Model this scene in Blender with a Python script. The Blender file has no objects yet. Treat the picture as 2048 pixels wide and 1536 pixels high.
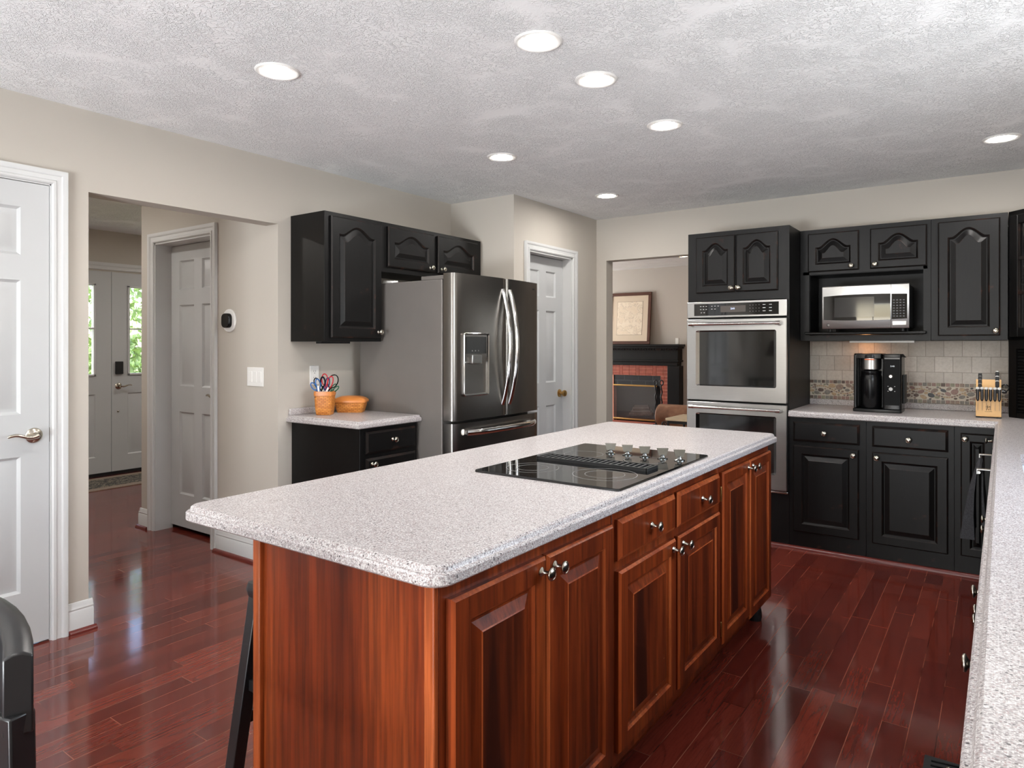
import bpy, bmesh, math, random
from mathutils import Vector, Matrix
from mathutils.geometry import tessellate_polygon
random.seed(7)
PI = math.pi
S = bpy.context.scene
COL = S.collection

# ------------------------------------------------------------ camera
F_PX, W_PX, H_PX = 1360.0, 2048.0, 1536.0
CAM_H = 1.335
YAW = math.atan((1993 - 1024) / F_PX)
cam_d = bpy.data.cameras.new('camera')
cam = bpy.data.objects.new('camera', cam_d); COL.objects.link(cam)
cam.location = (0, 0, CAM_H)
cam.rotation_euler = (PI / 2, 0, YAW)
cam_d.sensor_width = 36.0; cam_d.sensor_fit = 'HORIZONTAL'
cam_d.lens = F_PX * 36.0 / W_PX
cam_d.shift_y = (690 - 768) / W_PX
cam_d.clip_start = 0.05; cam_d.clip_end = 200
S.camera = cam

# ------------------------------------------------------------ exposure, sky, daylight
S.view_settings.view_transform = 'Standard'
S.view_settings.look = 'None'
S.view_settings.gamma = 1.0
S.view_settings.use_curve_mapping = False
S.view_settings.exposure = 0.07

world = bpy.data.worlds.new('world'); S.world = world
world.use_nodes = True
wn = world.node_tree
for n in list(wn.nodes): wn.nodes.remove(n)
wo = wn.nodes.new('ShaderNodeOutputWorld'); wb = wn.nodes.new('ShaderNodeBackground')
sky = wn.nodes.new('ShaderNodeTexSky'); sky.sky_type = 'NISHITA'
sky.sun_disc = False; sky.sun_elevation = math.radians(48); sky.sun_rotation = math.radians(200)
sky.air_density = 1.0; sky.dust_density = 2.0
wb.inputs['Strength'].default_value = 1.0
wn.links.new(sky.outputs[0], wb.inputs['Color']); wn.links.new(wb.outputs[0], wo.inputs['Surface'])

def area(name, loc, rot, sx, sy, power, color=(1, 1, 1)):
    l = bpy.data.lights.new(name, 'AREA'); l.shape = 'RECTANGLE'; l.size = sx; l.size_y = sy
    l.energy = power; l.color = color
    o = bpy.data.objects.new(name, l); COL.objects.link(o); o.location = loc; o.rotation_euler = rot
    return o
# daylight through the patio door behind, the sink window, the front door; unseen family room and ceiling fills added
area('daylight_patio', (-1.4, -3.32, 1.05), (PI / 2 + .45, 0, 0), 1.75, 1.7, 40, (.94, .975, 1.0))
area('ceiling_fill_patio', (-1.4, -6.3, -.05), (PI, 0, 0), 7.0, 5.0, 6300, (.90, .955, 1.0))  # unseen upward area light, added to brighten the ceiling
area('daylight_sink_window', (.76, 2.35, 1.62), (0, PI / 2 - .12, 0), .9, 1.35, 26, (.95, .985, 1.0))
area('family_room_fill', (-6.9, 7.6, 1.4), (0, -PI / 2, 0), 1.6, 1.9, 110, (1, .98, .96))  # unseen side lamp added to brighten the family room
sun_d = bpy.data.lights.new('sun', 'SUN'); sun_d.energy = 5; sun_d.angle = math.radians(1.5)
sun = bpy.data.objects.new('sun', sun_d); COL.objects.link(sun)
sun.rotation_euler = (math.radians(42), 0, math.radians(150)); sun.location = (-14, 4, 9)

# ------------------------------------------------------------ materials
class NT:
    def __init__(s, name):
        s.m = bpy.data.materials.new(name); s.m.use_nodes = True; s.t = s.m.node_tree
        s.b = s.t.nodes['Principled BSDF']
    def n(s, ty, **kw):
        x = s.t.nodes.new('ShaderNode' + ty)
        for k, v in kw.items(): setattr(x, k, v)
        return x
    def l(s, a, b): s.t.links.new(a, b)
    def coord(s, scale=(1, 1, 1), rot=(0, 0, 0), loc=(0, 0, 0), out='Object'):
        c = s.n('TexCoord'); mp = s.n('Mapping'); s.l(c.outputs[out], mp.inputs[0])
        mp.inputs['Scale'].default_value = scale; mp.inputs['Rotation'].default_value = rot
        mp.inputs['Location'].default_value = loc
        return mp.outputs[0]
    def noise(s, vec, scale, detail=3, rough=.5, dist=0):
        x = s.n('TexNoise'); s.l(vec, x.inputs['Vector']); x.inputs['Scale'].default_value = scale
        x.inputs['Detail'].default_value = detail; x.inputs['Roughness'].default_value = rough
        x.inputs['Distortion'].default_value = dist; return x.outputs[0]
    def ramp(s, fac, stops, interp='LINEAR'):
        r = s.n('ValToRGB'); r.color_ramp.interpolation = interp; e = r.color_ramp.elements
        while len(e) < len(stops): e.new(.5)
        for i, (p, c) in enumerate(stops):
            e[i].position = p; e[i].color = (c[0], c[1], c[2], 1) if not isinstance(c, (int, float)) else (c, c, c, 1)
        s.l(fac, r.inputs[0]); return r.outputs[0]
    def mix(s, f, a, b, blend='MIX'):
        x = s.n('MixRGB'); x.blend_type = blend
        for i, v in enumerate((f, a, b)):
            if hasattr(v, 'links'): s.l(v, x.inputs[i])
            elif isinstance(v, (int, float)): x.inputs[i].default_value = v
            else: x.inputs[i].default_value = (*v, 1)
        return x.outputs[0]
    def math(s, op, a, b=None):
        x = s.n('Math', operation=op)
        for i, v in enumerate((a, b)):
            if v is None: continue
            if hasattr(v, 'links'): s.l(v, x.inputs[i])
            else: x.inputs[i].default_value = v
        return x.outputs[0]
    def bump(s, h, strength, dist):
        b = s.n('Bump'); b.inputs['Strength'].default_value = strength; b.inputs['Distance'].default_value = dist
        s.l(h, b.inputs['Height']); s.l(b.outputs[0], s.b.inputs['Normal'])
    def set(s, **kw):
        names = dict(rough='Roughness', metal='Metallic', spec='Specular IOR Level', coat='Coat Weight', coatr='Coat Roughness', color='Base Color', aniso='Anisotropic', emit='Emission Strength', emitc='Emission Color', alpha='Alpha')
        for k, v in kw.items():
            i = s.b.inputs[names[k]]
            if hasattr(v, 'links'): s.l(v, i)
            elif isinstance(v, tuple): i.default_value = (*v, 1)
            else: i.default_value = v
        return s
def lin(r, g, b):
    f = lambda c: (c / 255 / 12.92) if c / 255 < .04045 else ((c / 255 + .055) / 1.055) ** 2.4
    return (f(r), f(g), f(b))
def plain(name, rgb, rough=.5, metal=0., spec=.5, var=.06, scale=6, **kw):
    t = NT(name); v = t.coord(); nz = t.noise(v, scale, 3)
    c = lin(*rgb); t.set(color=t.ramp(nz, [(.3, tuple(x * (1 - var) for x in c)), (.7, tuple(min(1, x * (1 + var)) for x in c))]), rough=rough, metal=metal, spec=spec, **kw)
    return t.m

def mat_wall(name, rgb):
    t = NT(name); v = t.coord(); nz = t.noise(v, 1.5, 2); c = lin(*rgb)
    t.set(color=t.ramp(nz, [(.2, tuple(x * .97 for x in c)), (.8, c)]), rough=.72, spec=.25)
    t.bump(t.noise(v, 180, 3), .15, .0006); return t.m
M_WALL = mat_wall('wall_paint', (190, 183, 173))
M_WALL2 = mat_wall('family_room_paint', (196, 189, 182))

def mat_ceiling():
    t = NT('stomped_ceiling'); v = t.coord(); hs = []
    for sc_, off, rs in ((4.6, 0, 1.0), (5.3, 3.7, 1.3)):
        vec = t.coord(scale=(sc_, sc_, 0), loc=(off, off * 2, .5))
        vo = t.n('TexVoronoi', voronoi_dimensions='2D'); t.l(vec, vo.inputs['Vector']); vo.inputs['Scale'].default_value = 1.0
        d = t.n('VectorMath', operation='SUBTRACT'); t.l(vec, d.inputs[0]); t.l(vo.outputs['Position'], d.inputs[1])
        nm = t.n('VectorMath', operation='NORMALIZE'); t.l(d.outputs[0], nm.inputs[0])
        ad = t.n('VectorMath', operation='MULTIPLY_ADD'); t.l(vo.outputs['Color'], ad.inputs[0]); ad.inputs[1].default_value = (30, 30, 30); t.l(nm.outputs[0], ad.inputs[2])
        wob = t.n('VectorMath', operation='MULTIPLY_ADD'); nz = t.n('TexNoise'); t.l(vec, nz.inputs['Vector']); nz.inputs['Scale'].default_value = 5; t.l(nz.outputs[1], wob.inputs[0]); wob.inputs[1].default_value = (.55, .55, .55); t.l(ad.outputs[0], wob.inputs[2])
        r = t.noise(wob.outputs[0], 9 * rs, 3, .6)
        fade = t.ramp(vo.outputs['Distance'], [(.0, .3), (.12, 1.), (.42, 1.), (.72, 0.)])
        hs.append(t.math('MULTIPLY', t.ramp(r, [(.50, 0.), (.60, 1.)]), fade))
    h = t.math('MAXIMUM', hs[0], t.math('MULTIPLY', hs[1], .8))
    h = t.math('ADD', h, t.math('MULTIPLY', t.noise(v, 60, 4, .7), .22))
    t.set(color=lin(243, 243, 243), rough=.8, spec=.2)
    t.bump(h, .95, .0035); return t.m
M_CEIL = mat_ceiling()
M_TRIM = plain('white_trim_paint', (203, 203, 202), .38, var=.01)
M_DOORW = plain('white_door_paint', (188, 189, 189), .42, var=.012)

def mat_floor():
    t = NT('mahogany_floor_planks')
    c = t.n('TexCoord'); sp = t.n('SeparateXYZ'); t.l(c.outputs['Object'], sp.inputs[0])
    X, Y = sp.outputs[0], sp.outputs[1]
    u = t.math('DIVIDE', t.math('ADD', X, 20.038), .0835)
    row = t.math('FLOOR', u); fu = t.math('FRACT', u)
    wn1 = t.n('TexWhiteNoise', noise_dimensions='1D'); t.l(row, wn1.inputs['W'])
    off = t.math('MULTIPLY', wn1.outputs[0], 5.0)
    vv = t.math('DIVIDE', t.math('ADD', t.math('ADD', Y, 20), off), .86)
    colm = t.math('FLOOR', vv); fv = t.math('FRACT', vv)
    cb = t.n('CombineXYZ'); t.l(row, cb.inputs[0]); t.l(colm, cb.inputs[1])
    wn2 = t.n('TexWhiteNoise', noise_dimensions='2D'); t.l(cb.outputs[0], wn2.inputs['Vector'])
    rnd = wn2.outputs[0]
    # seams
    e1 = t.math('LESS_THAN', t.math('MINIMUM', fu, t.math('SUBTRACT', 1.0, fu)), .015)
    e2 = t.math('LESS_THAN', t.math('MINIMUM', fv, t.math('SUBTRACT', 1.0, fv)), .0015)
    seam = t.math('MAXIMUM', e1, e2)
    # grain, offset per plank
    cx = t.math('ADD', t.math('MULTIPLY', X, 1.0), t.math('MULTIPLY', rnd, 37.0))
    cy = t.math('MULTIPLY', Y, .085)
    g = t.n('CombineXYZ'); t.l(cx, g.inputs[0]); t.l(cy, g.inputs[1]); t.l(t.math('MULTIPLY', rnd, 9.0), g.inputs[2])
    fine = t.noise(g.outputs[0], 190, 3, .6)
    n0 = t.noise(g.outputs[0], 7.5, 3, .55, .6)
    rings = t.math('FRACT', t.math('MULTIPLY', n0, 11.0))
    ring = t.math('ABSOLUTE', t.math('SUBTRACT', rings, .5))
    line = t.ramp(ring, [(.0, .0), (.09, .65), (.22, 1.)])
    base = t.ramp(rnd, [(0., lin(84, 31, 25)), (.3, lin(96, 36, 28)), (.6, lin(108, 43, 32)), (.9, lin(117, 48, 36)), (1., lin(78, 29, 24))])
    base = t.mix(t.math('MULTIPLY', t.math('SUBTRACT', 1.0, line), .33), base, lin(44, 18, 15))
    base = t.mix(t.ramp(fine, [(.42, 0.), (.7, .28)]), base, lin(60, 20, 15))
    # worn light scratches along the seams
    sc = t.noise(c.outputs['Object'], 3.2, 2)
    seamc = t.mix(t.ramp(sc, [(.40, 0.), (.52, 1.)]), lin(26, 11, 10), lin(146, 92, 72))
    col = t.mix(t.math('MULTIPLY', seam, .85), base, seamc)
    t.set(color=col, rough=t.ramp(t.noise(c.outputs['Object'], 2.3, 3), [(.3, .09), (.7, .15)]), spec=.6, coat=.12, coatr=.04)
    tilt = t.math('MULTIPLY', t.math('MULTIPLY', fu, t.math('SUBTRACT', rnd, .5)), .55)
    t.bump(t.math('ADD', t.math('ADD', t.math('MULTIPLY', t.math('SUBTRACT', 1.0, seam), .5), tilt), t.math('MULTIPLY', t.noise(c.outputs['Object'], 9, 2), .22)), .8, .0013)
    return t.m
M_FLOOR = mat_floor()

def mat_counter():
    t = NT('speckled_solid_surface'); v = t.coord()
    def spk(scale, lo, hi, off):
        vo = t.n('TexVoronoi'); mp = t.coord(loc=(off, off * 2, off * 3)); t.l(mp, vo.inputs['Vector']); vo.inputs['Scale'].default_value = scale
        sep = t.n('SeparateColor'); t.l(vo.outputs['Color'], sep.inputs[0])
        r = t.math('LESS_THAN', sep.outputs[0], lo)
        near = t.math('LESS_THAN', vo.outputs['Distance'], hi)
        return t.math('MULTIPLY', r, near)
    c = t.ramp(t.noise(v, 260, 2), [(.36, lin(142, 133, 133)), (.5, lin(175, 169, 168)), (.64, lin(202, 199, 198))])
    c = t.mix(t.math('MULTIPLY', spk(430, .28, .45, 1.3), .7), c, lin(236, 232, 228))
    c = t.mix(t.math('MULTIPLY', spk(290, .22, .46, 3.1), .75), c, lin(150, 126, 124))
    c = t.mix(t.math('MULTIPLY', spk(250, .13, .44, 7.7), .85), c, lin(98, 90, 90))
    c = t.mix(t.math('MULTIPLY', spk(190, .06, .40, 11.), .9), c, lin(58, 52, 54))
    t.set(color=c, rough=.3, spec=.45); return t.m
M_COUNTER = mat_counter()

def mat_blackwood(name='black_painted_oak', base=(12, 11, 11), rub=-.04, rough=.42):
    t = NT(name); v = t.coord(scale=(1, 1, .07)); g = t.noise(v, 150, 4, .65)
    c1 = lin(*base); c0 = tuple(x * .55 for x in c1)
    c = t.ramp(g, [(.4, c0), (.62, c1)])
    v2 = t.coord(); rubn = t.noise(v2, 9, 5, .7)
    c = t.mix(t.ramp(rubn, [(.60 - rub, 0.), (.78 - rub, .8)]), c, lin(78, 50, 40))
    t.set(color=c, rough=rough, spec=.27)
    t.bump(g, .25, .0008); return t.m
M_BLACK = mat_blackwood()
M_BLACKEDGE = mat_blackwood('rubbed_black_edge', (28, 23, 21), .05, .36)

def mat_cherry(name, dark, mid, light, shift):
    t = NT(name); v = t.coord(scale=(1, 1, .035), loc=(shift, shift, 0)); g = t.noise(v, 75, 4, .6)
    v2 = t.coord(scale=(1, 1, .10), loc=(shift * 2, 0, 0)); b = t.noise(v2, 9, 2, .5)
    c = t.ramp(b, [(.32, lin(*dark)), (.5, lin(*mid)), (.72, lin(*light))])
    c = t.mix(t.ramp(g, [(.38, .55), (.62, 0.)]), c, lin(*[x * .55 for x in dark]))
    ch = t.n('TexVoronoi'); t.l(t.coord(), ch.inputs['Vector']); ch.inputs['Scale'].default_value = 24
    sep = t.n('SeparateColor'); t.l(ch.outputs['Color'], sep.inputs[0])
    chip = t.math('MULTIPLY', t.math('LESS_THAN', sep.outputs[0], .04), t.math('LESS_THAN', ch.outputs['Distance'], .045))
    c = t.mix(t.math('MULTIPLY', chip, .8), c, lin(220, 180, 140))
    t.set(color=c, rough=.34, spec=.38); t.bump(g, .12, .0006); return t.m
M_CHERRY = mat_cherry('cherry_stained_wood', (84, 31, 12), (122, 49, 18), (142, 64, 26), 0.)
M_CHERRYEDGE = mat_cherry('cherry_edge_wood', (140, 58, 24), (168, 78, 36), (192, 102, 54), 3.)
M_CHERRYPANEL = mat_cherry('cherry_panel_wood', (50, 20, 10), (114, 45, 17), (142, 62, 25), 5.)

def mat_steel(name, rgb, rough, axis, strength=.12, aniso=.0):
    t = NT(name); sc = {'x': (.02, 1, 1), 'y': (1, .02, 1), 'z': (1, 1, .02), 'h': (.02, .02, 1)}[axis]
    v = t.coord(scale=sc); g = t.noise(v, 420, 2, .5); c = lin(*rgb)
    t.set(color=t.ramp(g, [(.3, tuple(x * .93 for x in c)), (.7, c)]), metal=1., rough=rough, aniso=aniso)
    t.bump(g, strength, .0004); return t.m
M_STEEL = mat_steel('brushed_stainless', (176, 175, 173), .30, 'x')
M_STEELDARK = mat_steel('brushed_fridge_stainless', (150, 146, 142), .26, 'h', .08)
M_CHROME = mat_steel('satin_chrome', (225, 223, 220), .12, 'x', .02)
M_NICKEL = mat_steel('satin_nickel', (190, 182, 168), .22, 'x', .02)
M_PEWTER = mat_steel('pewter_knob', (188, 182, 170), .2, 'x', .03)
M_KNOBST = mat_steel('cooktop_knob_steel', (150, 152, 150), .12, 'x', .02)
M_BRASS = mat_steel('aged_brass', (196, 158, 98), .3, 'x', .03)
M_FRSIDE = plain('grey_fridge_side', (122, 117, 113), .42, var=.03, metal=.25)
M_BLACKGLASS = plain('black_glass', (9, 9, 10), .03, spec=.7, var=0)
M_OVENGLASS = plain('oven_glass', (12, 14, 14), .05, spec=.8, var=0)
M_BLKPLASTIC = plain('black_plastic', (12, 12, 13), .26, var=.1, spec=.3)
M_BLKMATTE = plain('matte_black', (20, 20, 21), .55, var=.1)
M_DARKGAP = plain('dark_recess', (8, 8, 8), .8, var=.1)
M_WHITEPL = plain('white_plastic', (232, 230, 226), .35, var=.01)
M_GREYMARK = plain('grey_print', (120, 118, 116), .5, var=.02)
M_LIGHTMARK = plain('light_print', (205, 205, 203), .5, var=.02)
M_SHOE = plain('red_brown_shoe_moulding', (98, 36, 30), .3, var=.15, scale=20)
M_SINK = plain('white_enamel_sink', (214, 221, 228), .2, var=.01)
M_BLKCHAIR = plain('black_painted_chair', (30, 30, 31), .3, var=.15, scale=12)
M_TOWEL = plain('charcoal_towel_cloth', (58, 58, 61), .95, var=.25, scale=160, spec=.1)
def emis(name, rgb, st):
    t = NT(name); v = t.coord(); nz = t.noise(v, 3, 1); c = lin(*rgb)
    t.set(color=(0., 0., 0.), emitc=t.ramp(nz, [(.2, tuple(x * .98 for x in c)), (.8, c)]), emit=st, rough=.6); return t.m
M_LAMP = emis('downlight_lens', (255, 251, 246), 265)
M_LAMPFAM = emis('warm_downlight_lens', (255, 214, 160), 60)
M_HALLFILL = emis('hall_fill_lens', (255, 250, 244), 380)  # lens of the lights added out of view in the hall
M_UNDER = emis('under_cabinet_lamp', (255, 176, 110), 50)
M_DIGIT = emis('display_digits', (200, 215, 255), 2.2)
M_DIGITW = emis('white_display_digits', (225, 230, 235), 1.1)

def mat_basket():
    t = NT('woven_splint'); v = t.coord()
    br = t.n('TexBrick'); sp = t.n('SeparateXYZ'); t.l(v, sp.inputs[0]); cb = t.n('CombineXYZ')
    t.l(t.math('ADD', sp.outputs[0], sp.outputs[1]), cb.inputs[0]); t.l(sp.outputs[2], cb.inputs[1]); t.l(cb.outputs[0], br.inputs['Vector'])
    br.inputs['Scale'].default_value = 1; br.inputs['Brick Width'].default_value = .024; br.inputs['Row Height'].default_value = .0095; br.inputs['Mortar Size'].default_value = .0012
    br.inputs['Mortar Smooth'].default_value = .6
    br.inputs['Color1'].default_value = (*lin(222, 146, 66), 1); br.inputs['Color2'].default_value = (*lin(196, 118, 44), 1); br.inputs['Mortar'].default_value = (*lin(120, 62, 20), 1)
    t.set(color=br.outputs[0], rough=.45); t.bump(t.math('SUBTRACT', 1.0, br.outputs[1]), .6, .003); return t.m
M_BASKET = mat_basket()
M_HONEY = plain('honey_maple', (206, 128, 62), .35, var=.12, scale=9)
M_MAPLE = plain('light_maple', (222, 176, 116), .45, var=.07, scale=10)
M_WALNUT = plain('walnut_frame', (84, 48, 34), .35, var=.15, scale=14)

def mat_leather():
    t = NT('brown_leather'); v = t.coord(); n1 = t.noise(v, 5, 4, .6)
    t.set(color=t.ramp(n1, [(.3, lin(104, 66, 46)), (.5, lin(142, 98, 72)), (.72, lin(178, 138, 108))]), rough=.42)
    t.bump(t.noise(v, 60, 3), .2, .002); return t.m
M_LEATHER = mat_leather()

def mat_tiles():
    t = NT('tumbled_stone_tile'); c = t.n('TexCoord'); sp = t.n('SeparateXYZ'); t.l(c.outputs['Object'], sp.inputs[0]); cb = t.n('CombineXYZ')
    t.l(t.math('ADD', sp.outputs[0], sp.outputs[1]), cb.inputs[0]); t.l(sp.outputs[2], cb.inputs[1])
    br = t.n('TexBrick'); t.l(cb.outputs[0], br.inputs['Vector']); br.inputs['Scale'].default_value = 1
    br.inputs['Brick Width'].default_value = .102; br.inputs['Row Height'].default_value = .104; br.inputs['Mortar Size'].default_value = .0017; br.inputs['Mortar Smooth'].default_value = .3
    br.inputs['Color1'].default_value = (*lin(202, 194, 184), 1); br.inputs['Color2'].default_value = (*lin(184, 176, 166), 1); br.inputs['Mortar'].default_value = (*lin(140, 130, 118), 1)
    nz = t.noise(c.outputs['Object'], 60, 4, .7)
    t.set(color=t.mix(t.ramp(nz, [(.35, .35), (.6, 0.)]), br.outputs[0], lin(160, 150, 138)), rough=.55)
    t.bump(t.math('ADD', t.math('MULTIPLY', t.math('SUBTRACT', 1.0, br.outputs[1]), 1.0), t.math('MULTIPLY', nz, .3)), .5, .0015); return t.m
M_TILE = mat_tiles()
M_GROUT = plain('cream_grout', (198, 188, 172), .8, var=.05, scale=80)
M_PEB = [plain('pebble_' + n, c, .5, var=.2, scale=70) for n, c in dict(grey=(122, 116, 108), taupe=(138, 118, 104), umber=(92, 74, 64), sage=(138, 134, 112), tan=(176, 150, 118), slate=(66, 66, 68), rose=(142, 112, 102)).items()]

def mat_brickface(name, c1, c2, mor, bw, bh, ms):
    t = NT(name); c = t.n('TexCoord'); sp = t.n('SeparateXYZ'); t.l(c.outputs['Object'], sp.inputs[0]); cb = t.n('CombineXYZ')
    t.l(sp.outputs[0], cb.inputs[0]); t.l(sp.outputs[2], cb.inputs[1])
    br = t.n('TexBrick'); t.l(cb.outputs[0], br.inputs['Vector']); br.inputs['Scale'].default_value = 1
    br.inputs['Brick Width'].default_value = bw; br.inputs['Row Height'].default_value = bh; br.inputs['Mortar Size'].default_value = ms
    br.inputs['Color1'].default_value = (*lin(*c1), 1); br.inputs['Color2'].default_value = (*lin(*c2), 1); br.inputs['Mortar'].default_value = (*lin(*mor), 1)
    t.set(color=br.outputs[0], rough=.7); t.bump(t.math('SUBTRACT', 1.0, br.outputs[1]), .6, .004); return t.m
M_BRICK = plain('red_brick', (150, 74, 56), .7, var=.25, scale=18)
M_BRICKMORTAR = plain('salmon_mortar', (214, 150, 126), .8, var=.05)
M_SOOT = mat_brickface('sooty_firebrick', (30, 30, 32), (20, 20, 22), (46, 48, 50), .22, .075, .008)

def mat_map():
    t = NT('old_map_print'); v = t.coord(); n1 = t.noise(v, 9, 6, .65); n2 = t.noise(v, 46, 4, .7)
    c = t.ramp(n1, [(.3, lin(226, 206, 182)), (.7, lin(238, 224, 204))])
    band = t.ramp(n1, [(.488, 0.), (.5, .6), (.512, 0.)])
    c = t.mix(band, c, lin(120, 100, 84)); c = t.mix(t.ramp(n2, [(.66, 0.), (.7, .5)]), c, lin(110, 96, 84))
    t.set(color=c, rough=.35, coat=.6, coatr=.03); return t.m
M_MAP = mat_map()
M_MAT = plain('cream_mat_board', (214, 196, 174), .7, var=.02, coat=.5, coatr=.03)

def mat_glass():
    t = NT('clear_glass'); tr = t.n('BsdfTransparent'); gl = t.n('BsdfGlossy'); gl.inputs['Roughness'].default_value = .02
    fr = t.n('LayerWeight'); fr.inputs[0].default_value = .35; mx = t.n('MixShader')
    t.l(t.math('ADD', t.math('MULTIPLY', fr.outputs[0], .6), .04), mx.inputs[0]); t.l(tr.outputs[0], mx.inputs[1]); t.l(gl.outputs[0], mx.inputs[2])
    t.l(mx.outputs[0], t.t.nodes['Material Output'].inputs[0]); return t.m
M_GLASS = mat_glass()
M_LEAF = plain('green_leaves', (150, 172, 104), .6, var=.5, scale=9)
M_BARK = plain('tree_bark', (96, 78, 62), .8, var=.2)
M_GRASS = plain('lawn_grass', (150, 160, 96), .9, var=.3, scale=8)
def mat_rug():
    t = NT('patterned_rug_weave'); v = t.coord(); w = t.noise(v, 14, 3, .6, 1.5)
    t.set(color=t.ramp(w, [(.42, lin(58, 56, 52)), (.5, lin(128, 118, 104)), (.58, lin(46, 46, 46))], 'CONSTANT'), rough=.95); t.bump(t.noise(v, 300, 2), .4, .002); return t.m
M_RUG = mat_rug()
M_RUGBORDER = plain('rug_border_weave', (134, 118, 104), .95, var=.2, scale=120)

# ------------------------------------------------------------ mesh builder
class MB:
    def __init__(s): s.bm = bmesh.new()
    def _f(s, vs, mi=0):
        try: f = s.bm.faces.new(vs); f.material_index = mi; return f
        except ValueError: return None
    def box(s, x0, x1, y0, y1, z0, z1, mi=0):
        v = [s.bm.verts.new(p) for p in ((x0, y0, z0), (x1, y0, z0), (x1, y1, z0), (x0, y1, z0), (x0, y0, z1), (x1, y0, z1), (x1, y1, z1), (x0, y1, z1))]
        for q in ((0, 3, 2, 1), (4, 5, 6, 7), (0, 1, 5, 4), (1, 2, 6, 5), (2, 3, 7, 6), (3, 0, 4, 7)): s._f([v[i] for i in q], mi)
        return s
    def hexa(s, pts, mi=0):
        v = [s.bm.verts.new(p) for p in pts]
        for q in ((0, 3, 2, 1), (4, 5, 6, 7), (0, 1, 5, 4), (1, 2, 6, 5), (2, 3, 7, 6), (3, 0, 4, 7)): s._f([v[i] for i in q], mi)
        return s
    def rings(s, rr, cap0=True, cap1=True, closed=False, mis=None):
        vs = [[s.bm.verts.new(p) for p in r] for r in rr]; n = len(rr[0])
        k = len(vs)
        for i in range(k if closed else k - 1):
            a, b = vs[i], vs[(i + 1) % k]
            for j in range(n): s._f([a[j], a[(j + 1) % n], b[(j + 1) % n], b[j]], mis[i] if mis else 0)
        if not closed:
            if cap0: s._f(list(reversed(vs[0])), mis[0] if mis else 0)
            if cap1: s._f(vs[-1], mis[-1] if mis else 0)
        return s
    def lathe(s, prof, o=(0, 0, 0), ax=(0, 0, 1), n=20, mi=0):
        ax = Vector(ax).normalized(); t = Vector((1, 0, 0)) if abs(ax.x) < .9 else Vector((0, 1, 0))
        u = ax.cross(t).normalized(); w = ax.cross(u); o = Vector(o)
        rr = [[tuple(o + ax * h + (u * math.cos(2 * PI * j / n) + w * math.sin(2 * PI * j / n)) * max(r, 1e-5)) for j in range(n)] for r, h in prof]
        return s.rings(rr, mis=[mi] * len(rr))
    def tube(s, pts, r, n=10, mi=0, closed=False, flat=1.0):
        P = [Vector(p) for p in pts]; rr = []; up = None; k = len(P)
        for i, p in enumerate(P):
            a = P[(i - 1) % k] if (closed or i > 0) else p; b = P[(i + 1) % k] if (closed or i < k - 1) else p
            d = (b - a).normalized()
            if up is None:
                up = Vector((0, 0, 1)) if abs(d.z) < .9 else Vector((1, 0, 0))
            side = d.cross(up).normalized(); up = side.cross(d).normalized()
            ri = r[i] if isinstance(r, (list, tuple)) else r
            rr.append([tuple(p + side * (math.cos(2 * PI * j / n) * ri) + up * (math.sin(2 * PI * j / n) * ri * flat)) for j in range(n)])
        return s.rings(rr, closed=closed, mis=[mi] * (k + 1))
    def prism(s, outline, z0, z1, mi=0, tf=None):
        tf = tf or (lambda x, y, z: (x, y, z))
        return s.rings([[tf(x, y, z0) for x, y in outline], [tf(x, y, z1) for x, y in outline]], mis=[mi, mi])
    def sphere(s, c, r, sx=1, sy=1, sz=1, mi=0, n=10):
        rr = []
        for i in range(1, n):
            a = PI * i / n
            rr.append([(c[0] + r * sx * math.sin(a) * math.cos(2 * PI * j / (2 * n)), c[1] + r * sy * math.sin(a) * math.sin(2 * PI * j / (2 * n)), c[2] - r * sz * math.cos(a)) for j in range(2 * n)])
        return s.rings(rr, mis=[mi] * len(rr))
    def build(s, name, mats, parent=None, bevel=0, segs=2, smooth=35, loc=None):
        bm = s.bm
        bmesh.ops.recalc_face_normals(bm, faces=bm.faces)
        me = bpy.data.meshes.new(name); bm.to_mesh(me); bm.free()
        for m in (mats if isinstance(mats, (list, tuple)) else [mats]): me.materials.append(m)
        me.polygons.foreach_set('use_smooth', [True] * len(me.polygons))
        me.set_sharp_from_angle(angle=math.radians(smooth))
        o = bpy.data.objects.new(name, me); COL.objects.link(o)
        if parent: o.parent = parent
        if loc: o.location = loc
        if bevel:
            b = o.modifiers.new('bevel', 'BEVEL'); b.width = bevel; b.segments = segs; b.limit_method = 'ANGLE'; b.angle_limit = math.radians(40); b.harden_normals = False
        return o
def tag(o, label, cat, group=None, kind=None):
    o['label'] = label; o['category'] = cat
    if group: o['group'] = group
    if kind: o['kind'] = kind
    return o
def thing(name, label, cat, loc=(0, 0, 0), rz=0, group=None):
    o = bpy.data.objects.new(name, None); COL.objects.link(o); o.location = loc; o.rotation_euler = (0, 0, rz)
    o.empty_display_size = .1
    return tag(o, label, cat, group)
def struct(name, mb, m, bevel=0, parent=None, **k):
    o = mb.build(name, m, parent, bevel, **k)
    if not parent: o['kind'] = 'structure'
    return o
def copy_tree(o, parent=None):
    c = o.copy(); COL.objects.link(c); c.parent = parent
    for ch in [x for x in bpy.data.objects if x.parent == o]: copy_tree(ch, c)
    return c
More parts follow.
